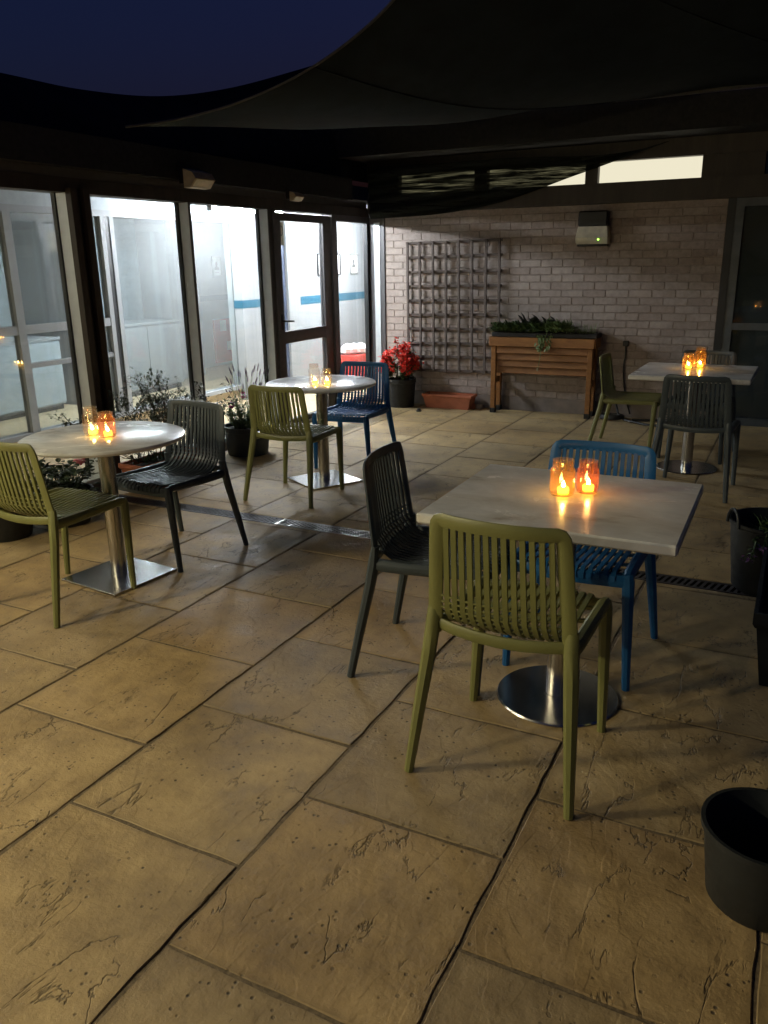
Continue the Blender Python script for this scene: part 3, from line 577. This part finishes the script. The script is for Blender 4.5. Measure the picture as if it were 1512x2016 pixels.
# ------------------------------------------------------------------ chairs
def prof_y(z): return -.193-.044*(z-.47)/.32
def bow(x): return 1-(x/.205)**2
def slat_path(x):
    bb, sd = .034*bow(x), .012*bow(x)
    P = [(.222+.018*bow(x), .418), (.219+.018*bow(x), .436), (.200+.018*bow(x), .450), (.10, .447-sd*.6), (0, .442-sd), (-.09, .440-sd), (-.14-bb*.5, .446-sd*.6), (-.172-bb*.8, .466), (prof_y(.50)-bb*.95, .505), (prof_y(.60)-bb, .60), (prof_y(.69)-bb, .69), (prof_y(.762)-bb, .762)]
    return [(x, y, z) for y, z in P]
def chair_meshes():
    out = []
    for i in range(13):
        x = (i-6)*.0268; pts = slat_path(x); b = MB(); n = len(pts)
        tx = [x*(1-.055*max(0, (p[2]-.45))/.3) for p in pts]; pts = [(tx[k], p[1], p[2]) for k, p in enumerate(pts)]
        b.sweep(pts, (1, 0, 0), (.0048, .0088), 4, 6.0); out.append(('slat', b))
    # back frame: two flat stiles and a deep bowed top rail, moulded in one piece
    st = []
    for zz in (.44, .50, .57, .64, .70, .745): st.append((-(.2055-.024*(zz-.44)/.34), prof_y(zz)-.034*bow(.19), zz))
    cor = [(-.1815, prof_y(.763)-.006, .763), (-.176, prof_y(.772)-.007, .7715), (-.166, prof_y(.775)-.009, .7745)]
    tp = [(x, prof_y(.77)-.034*bow(x)-.001, .7745) for x in (-.12, -.06, 0, .06, .12)]
    P = st+cor+tp+[(-x, y, z) for x, y, z in cor[::-1]]+[(-x, y, z) for x, y, z in st[::-1]]
    b = MB(); sz = [(.0215, .0085)]*6+[(.0205, .008), (.0195, .008), (.0190, .0075)]+[(.0185, .0068)]*5+[(.0190, .0075), (.0195, .008), (.0205, .008)]+[(.0215, .0085)]*6
    b.sweep(P, (0, 1, 0), sz, 8, 5.0); out.append(('back_frame', b))
    def along(x, q):                                         # point on a slat's centre line at profile height q
        pts = slat_path(x)[7:]
        for a_, b_ in zip(pts[:-1], pts[1:]):
            if a_[2] <= q <= b_[2]: f = (q-a_[2])/(b_[2]-a_[2]); return (x, a_[1]+(b_[1]-a_[1])*f, q)
        return (x, pts[0][1], q)
    for k in range(5):                                       # short webs between the slats low on the back
        b = MB(); b.sweep([along(x, .470+.0185*k) for x in (-.19, -.16, -.13, -.0975, -.065, -.0325, 0, .0325, .065, .0975, .13, .16, .19)], (0, 0, 1), (.0025, .0030), 4, 6); out.append(('cross_rib', b))
    for yy in (-.05, .06, .165): b = MB(); b.sweep([(x, yy, .427-.012*bow(x)) for x in (-.205, -.1, 0, .1, .205)], (0, 0, 1), (.006, .006), 4, 6); out.append(('seat_rib', b))
    b = MB()                                                 # seat frame: side rails, bowed front apron, bowed rear rim
    for s_ in (-1, 1): b.sweep([(s_*.207, -.205, .432), (s_*.207, -.10, .430), (s_*.207, .05, .433), (s_*.208, .18, .437), (s_*.209, .212, .428)], (0, 0, 1), [(.017, .022), (.019, .021), (.019, .020), (.019, .018), (.017, .02)], 8, 4)
    b.sweep([(x, .212+.018*bow(x), .418) for x in (-.205, -.14, -.07, 0, .07, .14, .205)], (0, 0, 1), (.009, .022), 8, 4)
    b.sweep([(x, prof_y(.47)-.030*bow(x), .452-.012*bow(x)) for x in (-.205, -.14, -.07, 0, .07, .14, .205)], (0, 0, 1), (.008, .017), 8, 4); out.append(('seat_frame', b))
    for s_ in (-1, 1):
        b = MB(); b.sweep([(s_*.208, prof_y(.5), .50), (s_*.210, -.203, .44), (s_*.217, -.216, .36), (s_*.234, -.255, .18), (s_*.25, -.292, 0)], (0, 1, 0), [(.018, .012), (.021, .020), (.021, .0185), (.0175, .0165), (.0135, .0135)], 8, 3.2); out.append(('leg', b))
        b = MB(); b.sweep([(s_*.207, .207, .443), (s_*.211, .207, .415), (s_*.216, .203, .30), (s_*.222, .197, .15), (s_*.228, .191, 0)], (0, 1, 0), [(.018, .014), (.021, .021), (.0185, .0185), (.016, .016), (.0135, .0135)], 8, 3.2); out.append(('leg', b))
    return out
CM = chair_meshes()
protos = {}
def chair(colour, x, y, rz, zs, label):
    if colour not in protos:
        p = empty('slatted_chair', (0, 0, 0)); protos[colour] = p
        for nm, b in CM: b.build(nm, M[colour], p, smooth=40)
    else: p = copy_tree(protos[colour])
    p.location = (x, y, 0); p.rotation_euler = (0, 0, R(rz)); p.scale = (1, 1, zs); tag(p, label, 'chair', 'slatted plastic chairs round the tables'); return p
chair('green', -2.992, 2.525, -1.2, 1.013, 'green slatted chair at the near round table, back cut by the picture edge')
chair('grey', -2.909, 3.194, 175, 1.002, 'charcoal slatted chair at the near round table, in front of the terracotta trough')
chair('green', -2.935, 4.491, 2.6, .968, 'green slatted chair at the round table by the glass door')
chair('blue', -2.978, 5.337, 183.3, .964, 'blue slatted chair at the round table, in front of the red flowers')
chair('grey', -1.109, 2.671, -84, 1.045, 'charcoal slatted chair seen side on at the square table in front')
chair('blue', -.642, 2.921, 179.7, 1.022, 'blue slatted chair on the far side of the front square table')
chair('green', -.666, 2.234, -.9, 1.05, 'green slatted chair with its back to the camera, nearest of all')
chair('green', -1.165, 6.80, -90, .94, 'pale green slatted chair turned sideways beside the wooden planter')
chair('grey', -.532, 5.688, -3.8, .997, 'black looking slatted chair in front of the far square table')
chair('grey', -.641, 6.661, 175.5, 1.003, 'charcoal slatted chair mostly hidden behind the far square table')

# ------------------------------------------------------------------ tables
def table(x, y, h, shape, base, rot, label, sx=.79, sy=.79, brot=0):
    p = empty('cafe_table', (x, y, 0)); tag(p, label, 'table', 'cafe tables in the courtyard')
    if shape == 'round':
        b = MB(); b.lathe([(.0001, -.024), (.372, -.024), (.381, -.021), (.386, -.012), (.383, -.003), (.376, 0), (.0001, 0)], 72); t_ = b.build('tabletop', M['top'], p, 30, (0, 0, h), (0, 0, rot))
    else:
        b = MB(); b.cbox(-sx/2, sx/2, -sy/2, sy/2, -.034, 0, .006); t_ = b.build('tabletop', M['top'], p, 30, (0, 0, h), (0, 0, rot))
    MB().box(-.15, .15, -.02, .02, h-.045, h-.0345 if shape != 'round' else h-.0245).box(-.02, .02, -.15, .15, h-.046, h-.0465+.011).build('bracket', M['darkmetal'], p, smooth=0)
    MB().lathe([(.0395, .012), (.0395, h-.046)], 32).lathe([(.046, .0121), (.046, .016), (.0395, .017)], 32).build('pedestal', M['steel'], p)
    if base == 'square':
        b = MB(); b.cbox(-.2, .2, -.2, .2, .0, .012, .0015); b.build('base_plate', M['steel'], p, 30, None, (0, 0, brot))
    else: MB().lathe([(.0001, 0), (.214, 0), (.216, .004), (.212, .009), (.08, .0125), (.0001, .0125)], 72).build('base_plate', M['steel'], p)
    return p
table(-2.945, 2.81, .725, 'round', 'square', .4, 'round pale table on square steel base, nearest the glazed wall', brot=R(-6))
table(-2.95, 4.85, .71, 'round', 'square', 1.4, 'round pale table on square steel base in front of the glass door', brot=R(-29.5))
table(-.63, 2.585, .743, 'square', 'disc', .01, 'square marbled table on round steel base in front', .79, .71)
table(-.645, 6.24, .722, 'square', 'disc', -.01, 'square pale table on round steel base by the dark glass door')

# ------------------------------------------------------------------ jars with tea lights
def jar(x, y, z, r, h, glass, lab, lab2):
    p = empty('candle_jar', (x, y, z+.0005)); tag(p, lab, 'jar', 'candle jars on the tables')
    pr = [(.0001, .002), (r*.86, .002), (r*.97, .008), (r, .018), (r, h*.69), (r*.97, h*.735), (r*.84, h*.775), (r*.79, h*.79), (r*.79, h*.97), (r*.75, h*.97), (r*.75, h*.80), (r*.93, h*.73), (r*.955, h*.69), (r*.955, .02), (r*.88, .009), (.0001, .008)]
    b = MB(); b.lathe(pr, 28); g_ = b.build('glass', M[glass], p, 60)
    b = MB()
    for k in range(2): z0 = h*(.825+.06*k); b.lathe([(r*.792, z0), (r*.835, z0+h*.012), (r*.835, z0+h*.02), (r*.792, z0+h*.03)], 28)
    o_ = b.build('screw_thread', M['rimglass'], p, 60); o_['kind'] = 'stuff'
    MB().lathe([(r*.792, h*.962), (r*.84, h*.972), (r*.85, h*.988), (r*.82, h), (r*.77, h), (r*.745, h*.985), (r*.745, h*.971)], 28).build('rim', M['rimglass'], p, 60)
    q = empty('tea_light', (x+.1*r, y, z+.0095)); tag(q, lab2, 'candle', 'tea lights in the jars')
    MB().lathe([(.0001, 0), (.0185, 0), (.0192, .016), (.0175, .0185), (.008, .020), (.0001, .021)], 18).build('cup', M['cup_glow'], q)  # cup emits its own glow, standing in for flame light through plastic
    MB().lathe([(.004, .0195), (.0068, .0245), (.0056, .031), (.0026, .037), (.0001, .042)], 10).build('flame', M['flame'], q)
J = [(-3.034, 2.866, .725, .040, .145, 'jar', 'taller clear jar on the near round table', 'glowing tea light in the taller jar on the near round table'), (-2.938, 2.868, .725, .042, .125, 'jarpink', 'pinkish jar on the near round table', 'glowing tea light in the pinkish jar'),
     (-2.956, 4.79, .71, .038, .148, 'jar', 'taller clear jar on the round table by the glass door', 'glowing tea light in the taller jar by the glass door'), (-2.876, 4.818, .71, .036, .115, 'jar', 'shorter clear jar on the round table by the glass door', 'glowing tea light in the shorter jar by the glass door'),
     (-.692, 2.682, .743, .042, .130, 'jaramber', 'amber jar with clear neck on the front square table', 'glowing tea light in the amber jar in front'), (-.622, 2.745, .743, .038, .118, 'jarred', 'reddish purple jar on the front square table', 'glowing tea light in the reddish jar in front'),
     (-.742, 6.37, .722, .042, .118, 'jaramber', 'short amber jar on the far square table', 'glowing tea light in the short jar on the far table'), (-.672, 6.462, .722, .042, .160, 'jaramber', 'tall amber jar on the far square table', 'glowing tea light in the tall jar on the far table')]
for q in J: jar(q[0]+.036, q[1]-.072, q[2], q[3], q[4]*.95, *q[5:])

# ------------------------------------------------------------------ wooden planter
pt = empty('wooden_planter', (-2.262, 7.99, 0)); tag(pt, 'raised wooden planter full of salad leaves beneath the wall light', 'planter')
for x in (-.485, .485):
    for y, nm in ((-.085, 'leg'), (.085, 'leg')):
        l = MB().cbox(x-.024, x+.024, y-.024, y+.024, .045, .675, .003).build('leg', M['planter'], pt, smooth=0)
        MB().cbox(x-.027, x+.027, y-.027, y+.027, .0, .05, .003).build('foot_cap', M['foot'], l, smooth=0)
    MB().cbox(x-.012, x+.012, -.061, .061, .30, .36, .003).build('brace', M['planter'], pt, smooth=0)
MB().cbox(-.525, .525, -.128, -.106, .678, .768, .003).build('top_board', M['planter'], pt, smooth=0); MB().cbox(-.525, .525, .106, .124, .678, .768, .003).build('top_board', M['planter'], pt, smooth=0)
for s_ in (-1, 1): MB().cbox(s_*.524-.011, s_*.524+.011, -.105, .105, .678, .768, .003).build('end_board', M['planter'], pt, smooth=0)
for k in range(4):                                           # sloping slats of the trough
    z0 = .608-.068*k; y0 = -.098+.015*k
    b = MB(); b.cbox(-.46, .46, -.008, .008, 0, .064, .003); b.build('trough_slat', M['planter'], pt, 0, (0, y0, z0), (R(-13), 0, 0))
MB().box(-.455, .455, -.03, .09, .42, .775).build('liner', M['liner'], pt, smooth=0)
MB().cbox(-.515, .535, -.09, .125, .769, .812, .004).build('liner_rim', M['liner'], pt, smooth=0)
MB().grid(lambda a, b: (-.50+1.0*a, -.085+.19*b, .814+.008*math.sin(17*a)*math.cos(9*b)), 14, 4).build('soil', M['soil'], pt)
def tuft(b, c, n, L, w, spread, rr, droop=.3):
    for i in range(n):
        a = rr.uniform(0, 6.283); el = rr.uniform(.2, 1.4); d = Vector((math.cos(a)*math.cos(el)*spread, math.sin(a)*math.cos(el)*spread, math.sin(el)))
        s0 = Vector(c)+Vector((rr.gauss(0, .022), rr.gauss(0, .022), rr.uniform(0, .045))); l = L*rr.uniform(.6, 1.2)
        b.leaf(s0+d*rr.uniform(0, L*.5), d+Vector((0, 0, rr.uniform(-.2, .3))), (0, 0, 1) if abs(d.z) < .9 else (1, 0, 0), l, w*rr.uniform(.7, 1.2), droop)
rr = random.Random(5)
b = MB()
for i in range(13): tuft(b, (-.48+.036*i, rr.uniform(-.09, .05), .81), 90, .06, .036, 1.2, rr)
b.build('herb_leaves', M['leaf'], pt, 0)
b = MB()
for x in (-.20, -.13, -.07, .0, .06): tuft(b, (x, rr.uniform(-.05, .05), .82), 16, .095, .07, .9, rr, .4)
b.build('chard_leaves', M['leafp'], pt, 0)
b = MB()
for i in range(7): tuft(b, (.04+.035*i, rr.uniform(-.11, .02), .825), 70, .062, .045, 1.1, rr, .4)
for i in range(10):
    x = .03+.06*rr.uniform(-1, 1)
    for k in range(6): b.leaf((x+.02*rr.uniform(-1, 1), -.128-.01*k*rr.random(), .80-.025*k), (rr.uniform(-1, 1), -.5, -.7), (0, 0, 1), .045, .02)
b.build('salad_leaves', M['leafl'], pt, 0)
b = MB()
for i in range(70): x = rr.uniform(.22, .52); p0 = (x, rr.uniform(-.08, .08), .81); b.tube([p0, (x+rr.uniform(-.03, .03), p0[1]+rr.uniform(-.03, .03), .81+rr.uniform(.04, .10))], .0014, 3)
b.tube([(.06, -.115, .82), (.05, -.14, .78), (.02, -.145, .68), (.005, -.147, .56), (-.01, -.148, .47)], .003, 5); b.tube([(.10, -.115, .82), (.10, -.14, .77), (.08, -.145, .66)], .003, 5)
b.build('thin_stems', M['leafl'], pt, 0); MB().lathe([(.0001, -.02), (.009, -.01), (.010, .0), (.004, .012)], 8).build('seed_head', M['cream'], pt, loc=(-.012, -.148, .465))

# ------------------------------------------------------------------ pots and plants
def round_pot(p, r0, r1, h, mt, rim=.012):
    MB().lathe([(.0001, .0), (r0, .0), (r1*.985, h-.045), (r1, h-.045), (r1+rim*.4, h-.04), (r1+rim*.4, h-.002), (r1, h), (r1-rim, h), (r1-rim, h-.05), (.0001, h-.05)], 36).build('pot', mt, p)
    MB().lathe([(r1-rim-.002, h-.03), (r1*.6, h-.022), (.0001, h-.02)], 24).build('soil', M['soil'], p)
def trough(p, L, w, h, mt):
    b = MB(); t_ = .82
    def ring(l, ww, z): return [(-l/2, -ww/2, z), (l/2, -ww/2, z), (l/2, ww/2, z), (-l/2, ww/2, z)]
    rs_ = [ring(L*.86, w*.74, 0), ring(L*.955, w*.92, h*.80), ring(L*.975, w*.95, h*.80), ring(L, w, h*.86), ring(L, w, h), ring(L-.03, w-.03, h), ring(L*.90, w*.84, h*.62)]
    vs = [q for r_ in rs_ for q in r_]; fs = [(3, 2, 1, 0), (24, 25, 26, 27)]
    for i in range(6):
        for k in range(4): l = (k+1) % 4; fs.append((i*4+k, i*4+l, i*4+4+l, i*4+4+k))
    b.add(vs, fs); return b.build('trough', mt, p, 0)
# red begonias
bg_ = empty('begonia_pot', (-3.79, 7.90, 0)); tag(bg_, 'dark pot of red begonias against the brick wall by the corner', 'potted plant'); round_pot(bg_, .135, .155, .30, M['potb'])
rr = random.Random(11); lf = MB(); fl = MB(); sm = MB(); wf = MB()
for i in range(70):
    a = rr.uniform(0, 6.283); q = rr.random()**.6; top = Vector((math.cos(a)*.235*q, math.sin(a)*.19*q-.02, .34+.42*(1-q*.75)*rr.uniform(.55, 1.05))); base = Vector((math.cos(a)*.07, math.sin(a)*.07, .27))
    mid = base.lerp(top, .5)+Vector((0, 0, .05)); sm.tube([base, mid, top], [.005, .004, .0025], 5)
    for k in range(9):
        c0 = base.lerp(top, rr.uniform(.3, .95)); d = Vector((rr.uniform(-1, 1), rr.uniform(-1, 1), rr.uniform(-.3, .7))); lf.leaf(c0, d, (0, 0, 1), rr.uniform(.035, .06), rr.uniform(.025, .045), .3)
    for k in range(17 if q > .1 else 5):
        c0 = top+Vector((rr.gauss(0, .02), rr.gauss(0, .02), rr.gauss(0, .022))); d = Vector((rr.uniform(-1, 1), rr.uniform(-1, .4), rr.uniform(-.8, .8))); fl.leaf(c0, d, (rr.uniform(-1, 1), 0, 1), rr.uniform(.026, .045), rr.uniform(.022, .036), .2)
for c0 in ((.04, -.17, .50), (.02, -.19, .36)):
    wf = MB()
    for k in range(7): wf.leaf(c0, (rr.uniform(-1, 1), -.5, rr.uniform(-1, 1)), (0, -1, 0), .03, .026)
    wf.build('white_flower', M['fwhite'], bg_, 0)
lf.build('leaves', M['leaf'], bg_, 0); fl.build('flowers', M['fred'], bg_, 0); sm.build('stems', M['stem'], bg_, 0)
# empty terracotta trough and the broken pieces beside it
tr = empty('terracotta_trough', (-3.265, 7.985, 0)); tag(tr, 'empty terracotta trough lying below the trellis', 'planter trough'); trough(tr, .56, .19, .15, M['terra'])
fg = MB().cbox(-.034, .034, -.03, .03, 0, .05, .004).build('brick_fragment', M['terra'], None, 0, (-3.02, 8.02, 0), (0, 0, .4)); tag(fg, 'small broken red brick piece nearer the trough end', 'brick piece', 'brick pieces by the trough')
fg2 = MB().cbox(-.03, .03, -.026, .026, 0, .046, .004).build('brick_fragment', M['brick'], None, 0, (-2.94, 8.045, 0), (0, 0, -.2)); tag(fg2, 'small broken pale brick piece nearer the planter leg', 'brick piece', 'brick pieces by the trough')
pg = MB(); pg.lathe([(.0001, 0), (.028, 0), (.034, .008), (.020, .01), (.018, .03), (.0001, .032)], 14); po = pg.build('pipe_stub', M['foot'], None, 35, (-3.475, 7.66, 0)); tag(po, 'small black stub standing on the slabs before the trough', 'pipe stub')
# big dark pot with mixed flowers
mp = empty('mixed_flower_pot', (-3.99, 5.36, 0)); tag(mp, 'dark blue pot of mixed flowers behind the green chair', 'potted plant'); round_pot(mp, .165, .19, .24, M['pot'])
rr = random.Random(3); lf = MB(); fl = MB(); sp_ = MB(); st_ = MB()
for i in range(60):
    a = rr.uniform(0, 6.283); q = rr.random()**.5*.17; base = Vector((math.cos(a)*q*.6, math.sin(a)*q*.6, .22)); top = Vector((math.cos(a)*q*1.15, math.sin(a)*q*1.15, rr.uniform(.30, .50)))
    st_.tube([base, base.lerp(top, .5), top], .0022, 4)
    for k in range(16): c0 = base.lerp(top, rr.random()); lf.leaf(c0, (rr.uniform(-1, 1), rr.uniform(-1, 1), rr.uniform(-.2, .9)), (0, 0, 1), rr.uniform(.025, .05), rr.uniform(.012, .022), .25)
for i in range(30):
    a = rr.uniform(0, 6.283); q = rr.random()*.12; base = Vector((math.cos(a)*q, math.sin(a)*q, .30)); top = base+Vector((math.cos(a)*rr.uniform(.0, .16), math.sin(a)*rr.uniform(0, .16), rr.uniform(.22, .44)))
    m_ = base.lerp(top, .6)+Vector((0, 0, .03)); st_.tube([base, m_, top], .0016, 4); MB().tube([m_.lerp(top, .55), m_.lerp(top, .8), top], [.0045, .0055, .0015], 5).build('flower_spike', M['lav'], mp, 0)
for c0 in ((.06, -.10, .50), (-.05, -.12, .42), (.13, -.06, .52), (-.12, -.02, .40)):
    for k in range(30): d = Vector((rr.gauss(0, 1), rr.gauss(0, 1), rr.gauss(0, 1))); fl.leaf(Vector(c0)+d.normalized()*.012, d, (0, 0, 1), .022, .018)
lf.build('leaves', M['leaf'], mp, 0); fl.build('flowers', M['fmag'], mp, 0); st_.build('stems', M['leafl'], mp, 0)
# terracotta trough with an open twiggy shrub
ts = empty('shrub_trough', (-3.98, 4.33, 0)); ts.rotation_euler = (0, 0, R(88)); tag(ts, 'terracotta trough with a twiggy small leaved shrub behind the near round table', 'potted plant'); trough(ts, .62, .24, .20, M['terra'])
MB().box(-.26, .26, -.085, .085, .13, .165).build('soil', M['soil'], ts, smooth=0)
rr = random.Random(21); st_ = MB(); lf = MB(); ld = MB()
def branch(p, d, L, r, lev):
    pts = [Vector(p)]; dd = Vector(d).normalized(); n = 5
    for k in range(n): dd = (dd+Vector((rr.gauss(0, .16), rr.gauss(0, .16), rr.gauss(.02, .12)))).normalized(); pts.append(pts[-1]+dd*L/n)
    st_.tube([tuple(q) for q in pts], [r*(1-.13*k) for k in range(n+1)], 4)
    if lev < 2:
        for k in range(5 if lev == 0 else 3): i = rr.randrange(1, n+1); branch(pts[i], dd*.6+Vector((rr.gauss(0, .7), rr.gauss(0, .7), rr.uniform(-.1, .7))), L*rr.uniform(.4, .65), r*.6, lev+1)
    for q in pts[1:]:
        for k in range(3 if lev else 1): ld.leaf(q+Vector((rr.gauss(0, .01), rr.gauss(0, .01), rr.gauss(0, .01))), (rr.gauss(0, 1), rr.gauss(0, 1), rr.gauss(.3, .6)), (0, 0, 1), rr.uniform(.018, .034), rr.uniform(.010, .018), .2)
for i in range(15): a = -1.3+2.6*i/14; branch((-.15+.02*i, rr.uniform(-.05, .05), .17), (a*.9, rr.uniform(-.35, .35), 1.0-.3*abs(a)), rr.uniform(.32, .50), .005, 0)
for i in range(14): tuft(lf, (-.24+.035*i, rr.uniform(-.06, .06), .165), 12, .05, .02, 1.0, rr)
st_.build('twigs', M['stem'], ts, 0); ld.build('leaves', M['leafd'], ts, 0); lf.build('undergrowth', M['leafd'], ts, 0)
# geranium pots on the left
def geranium(x, y, lab, seed, flow):
    p = empty('geranium_pot', (x, y, 0)); tag(p, lab, 'potted plant', 'geranium pots at the foot of the glazed wall'); round_pot(p, .13, .165, .21, M['potb']); r_ = random.Random(seed); lf = MB(); fl = MB(); st_ = MB()
    for i in range(46):
        a = r_.uniform(0, 6.283); q = r_.random()**.5*.21; top = Vector((math.cos(a)*q, math.sin(a)*q, r_.uniform(.22, .36)-.3*max(0, q-.15))); st_.tube([(math.cos(a)*.05, math.sin(a)*.05, .18), tuple(top)], .003, 4)
        for k in range(7): lf.leaf(top+Vector((r_.gauss(0, .02), r_.gauss(0, .02), r_.gauss(0, .02))), (r_.uniform(-1, 1), r_.uniform(-1, 1), r_.uniform(-.1, .6)), (0, 0, 1), r_.uniform(.035, .055), r_.uniform(.035, .05), .25)
    for c0 in flow:
        st_.tube([(c0[0]*.5, c0[1]*.5, .25), c0], .0025, 4)
        for k in range(60): d = Vector((r_.gauss(0, 1), r_.gauss(0, 1), r_.gauss(0, 1))).normalized(); fl.leaf(Vector(c0)+d*.022, d, (0, 0, 1), .022, .022)
    lf.build('leaves', M['leafd'], p, 0); fl.build('flowers', M['fpink'], p, 0); st_.build('stems', M['leafd'], p, 0)
geranium(-3.90, 3.36, 'black pot of geraniums with one pink flower head showing past the green chair', 4, [(.05, .10, .385)])
geranium(-4.02, 3.02, 'black pot of geraniums hidden mostly behind the left green chair', 9, [(-.03, -.05, .36)])
# hose, cable, dark coil by the planter
h_ = MB(); 
def coil(c, r, turns, z0, dz, n=22): return [(c[0]+r*(1+.06*math.sin(3*i))*math.cos(2*math.pi*i/n), c[1]+r*.8*math.sin(2*math.pi*i/n), z0+dz*i/n) for i in range(int(turns*n))]
h_.tube(coil((-1.545, 7.95), .11, 3, .012, .012), .011, 6); h_.tube([(-1.66, 8.06, .02), (-1.67, 8.08, .25), (-1.62, 8.085, .33), (-1.57, 8.08, .26), (-1.50, 8.0, .06), (-1.42, 7.9, .015), (-1.2, 7.75, .013), (-.95, 7.72, .013), (-.8, 7.8, .013), (-.85, 7.95, .013), (-1.15, 8.0, .013), (-1.35, 7.92, .013)], .011, 6)
ho = h_.build('garden_hose', M['hose']); tag(ho, 'black garden hose coiled on the floor right of the wooden planter', 'hose')
c2 = MB(); c2.tube([(-1.49, 8.10, .70), (-1.485, 8.10, .60), (-1.495, 8.095, .52), (-1.49, 8.09, .42), (-1.475, 8.09, .30), (-1.44, 8.085, .16), (-1.40, 8.08, .04)], .0075, 6); c2.cbox(-1.515, -1.465, 8.085, 8.118, .69, .74, .004)
co = c2.build('wall_tap_pipe', M['hose']); tag(co, 'thin black pipe running down the brick wall behind the far square table', 'pipe')
# buckets on the right
def bucket(x, y, r0, r1, h, lab, handles):
    p = empty('bucket', (x, y, 0)); tag(p, lab, 'bucket'); MB().lathe([(.0001, .0), (r0-.01, .0), (r0, .012), (r1-.002, h-.02), (r1+.006, h-.015), (r1+.006, h), (r1-.004, h), (r1-.007, h-.02), (r0-.008, .02), (.0001, .014)], 40).build('body', M['bucket'], p)
    if handles:
        for s_ in (-1, 1):
            a = R(27)+(0 if s_ > 0 else math.pi); t_ = Vector((math.cos(a), math.sin(a), 0)); n_ = Vector((-t_.y, t_.x, 0)); c0 = t_*(r1+.002)
            MB().sweep([tuple(c0+n_*(.06*math.cos(q))+Vector((0, 0, h-.02+.075*math.sin(q)))) for q in [math.pi*i/10 for i in range(11)]], tuple(t_), (.008, .007), 8, 3).build('handle', M['bucket'], p)
    return p
b1 = bucket(.07, 1.842, .12, .142, .212, 'plain black bucket standing in the lower right corner', False)
b2 = bucket(.005, 3.99, .165, .20, .335, 'black rubber tub with loop handles holding trailing purple flowers', True)
MB().lathe([(.165, .24), (.1, .25), (.0001, .255)], 24).build('soil', M['soil'], b2)
rr = random.Random(8); lf = MB(); fl = MB()
for i in range(26):
    a = rr.uniform(0, 6.283); q = rr.random()*.12
    tuft(lf, (math.cos(a)*q+.05, math.sin(a)*q, .25), 8, .06, .022, 1.0, rr)
for (dx, dy, fz) in ((-.085, -.17, .20), (-.04, -.2, .26), (.02, -.22, .24)):
    s0 = Vector((.03, -.05, .29)); s1 = Vector((dx*.7, dy*.95, .35)); s2 = Vector((dx, dy-.03, fz)); lf.tube([s0, s1, s2], .004, 5)
    for k in range(14): c0 = s1.lerp(s2, rr.random()); lf.leaf(c0, (rr.uniform(-1, 1), rr.uniform(-1, .2), rr.uniform(-.6, .6)), (0, 0, 1), .03, .013)
    for k in range(16): fl.leaf(s2+Vector((rr.gauss(0, .012), rr.gauss(0, .012), rr.gauss(0, .01))), (rr.gauss(0, 1), rr.gauss(0, 1), rr.gauss(0, 1)), (0, 0, 1), .022, .015)
lf.build('trailing_stems', M['leaf'], b2, 0); fl.build('flowers', M['fpurple'], b2, 0)
def crate(x, y, w_, d_, h_, lab):
    p = empty('dark_planter', (x, y, 0)); tag(p, lab, 'planter'); trough(p, d_, w_, h_, M['pot']); p.rotation_euler = (0, 0, R(90)); MB().box(-d_*.44, d_*.44, -w_*.4, w_*.4, h_*.6, h_*.72).build('soil', M['soil'], p, smooth=0)
crate(.15, 3.28, .36, .72, .30, 'dark blue planter trough at the right edge below the tub'); crate(.285, 1.22, .36, .70, .07, 'low dark plant tray at the lower right edge beside the bucket')
# a few fallen leaves and grit on the slabs
rr = random.Random(31); b = MB()
for i in range(60): x, y = rr.uniform(-4.1, .2), rr.uniform(1.2, 7.9); b.leaf((x, y, .004), (rr.gauss(0, 1), rr.gauss(0, 1), .05), (0, 0, 1), rr.uniform(.006, .02), rr.uniform(.004, .012), .1)
for i in range(26): b.leaf((-2.82+rr.gauss(0, .12), 2.60+rr.gauss(0, .03), .004), (rr.gauss(0, 1), rr.gauss(0, 1), .3), (0, 0, 1), .015, .008)
lo = b.build('leaf_litter', M['stem'], None, 0); lo['kind'] = 'stuff'; lo['label'] = 'scattered brown leaf bits on the paving'
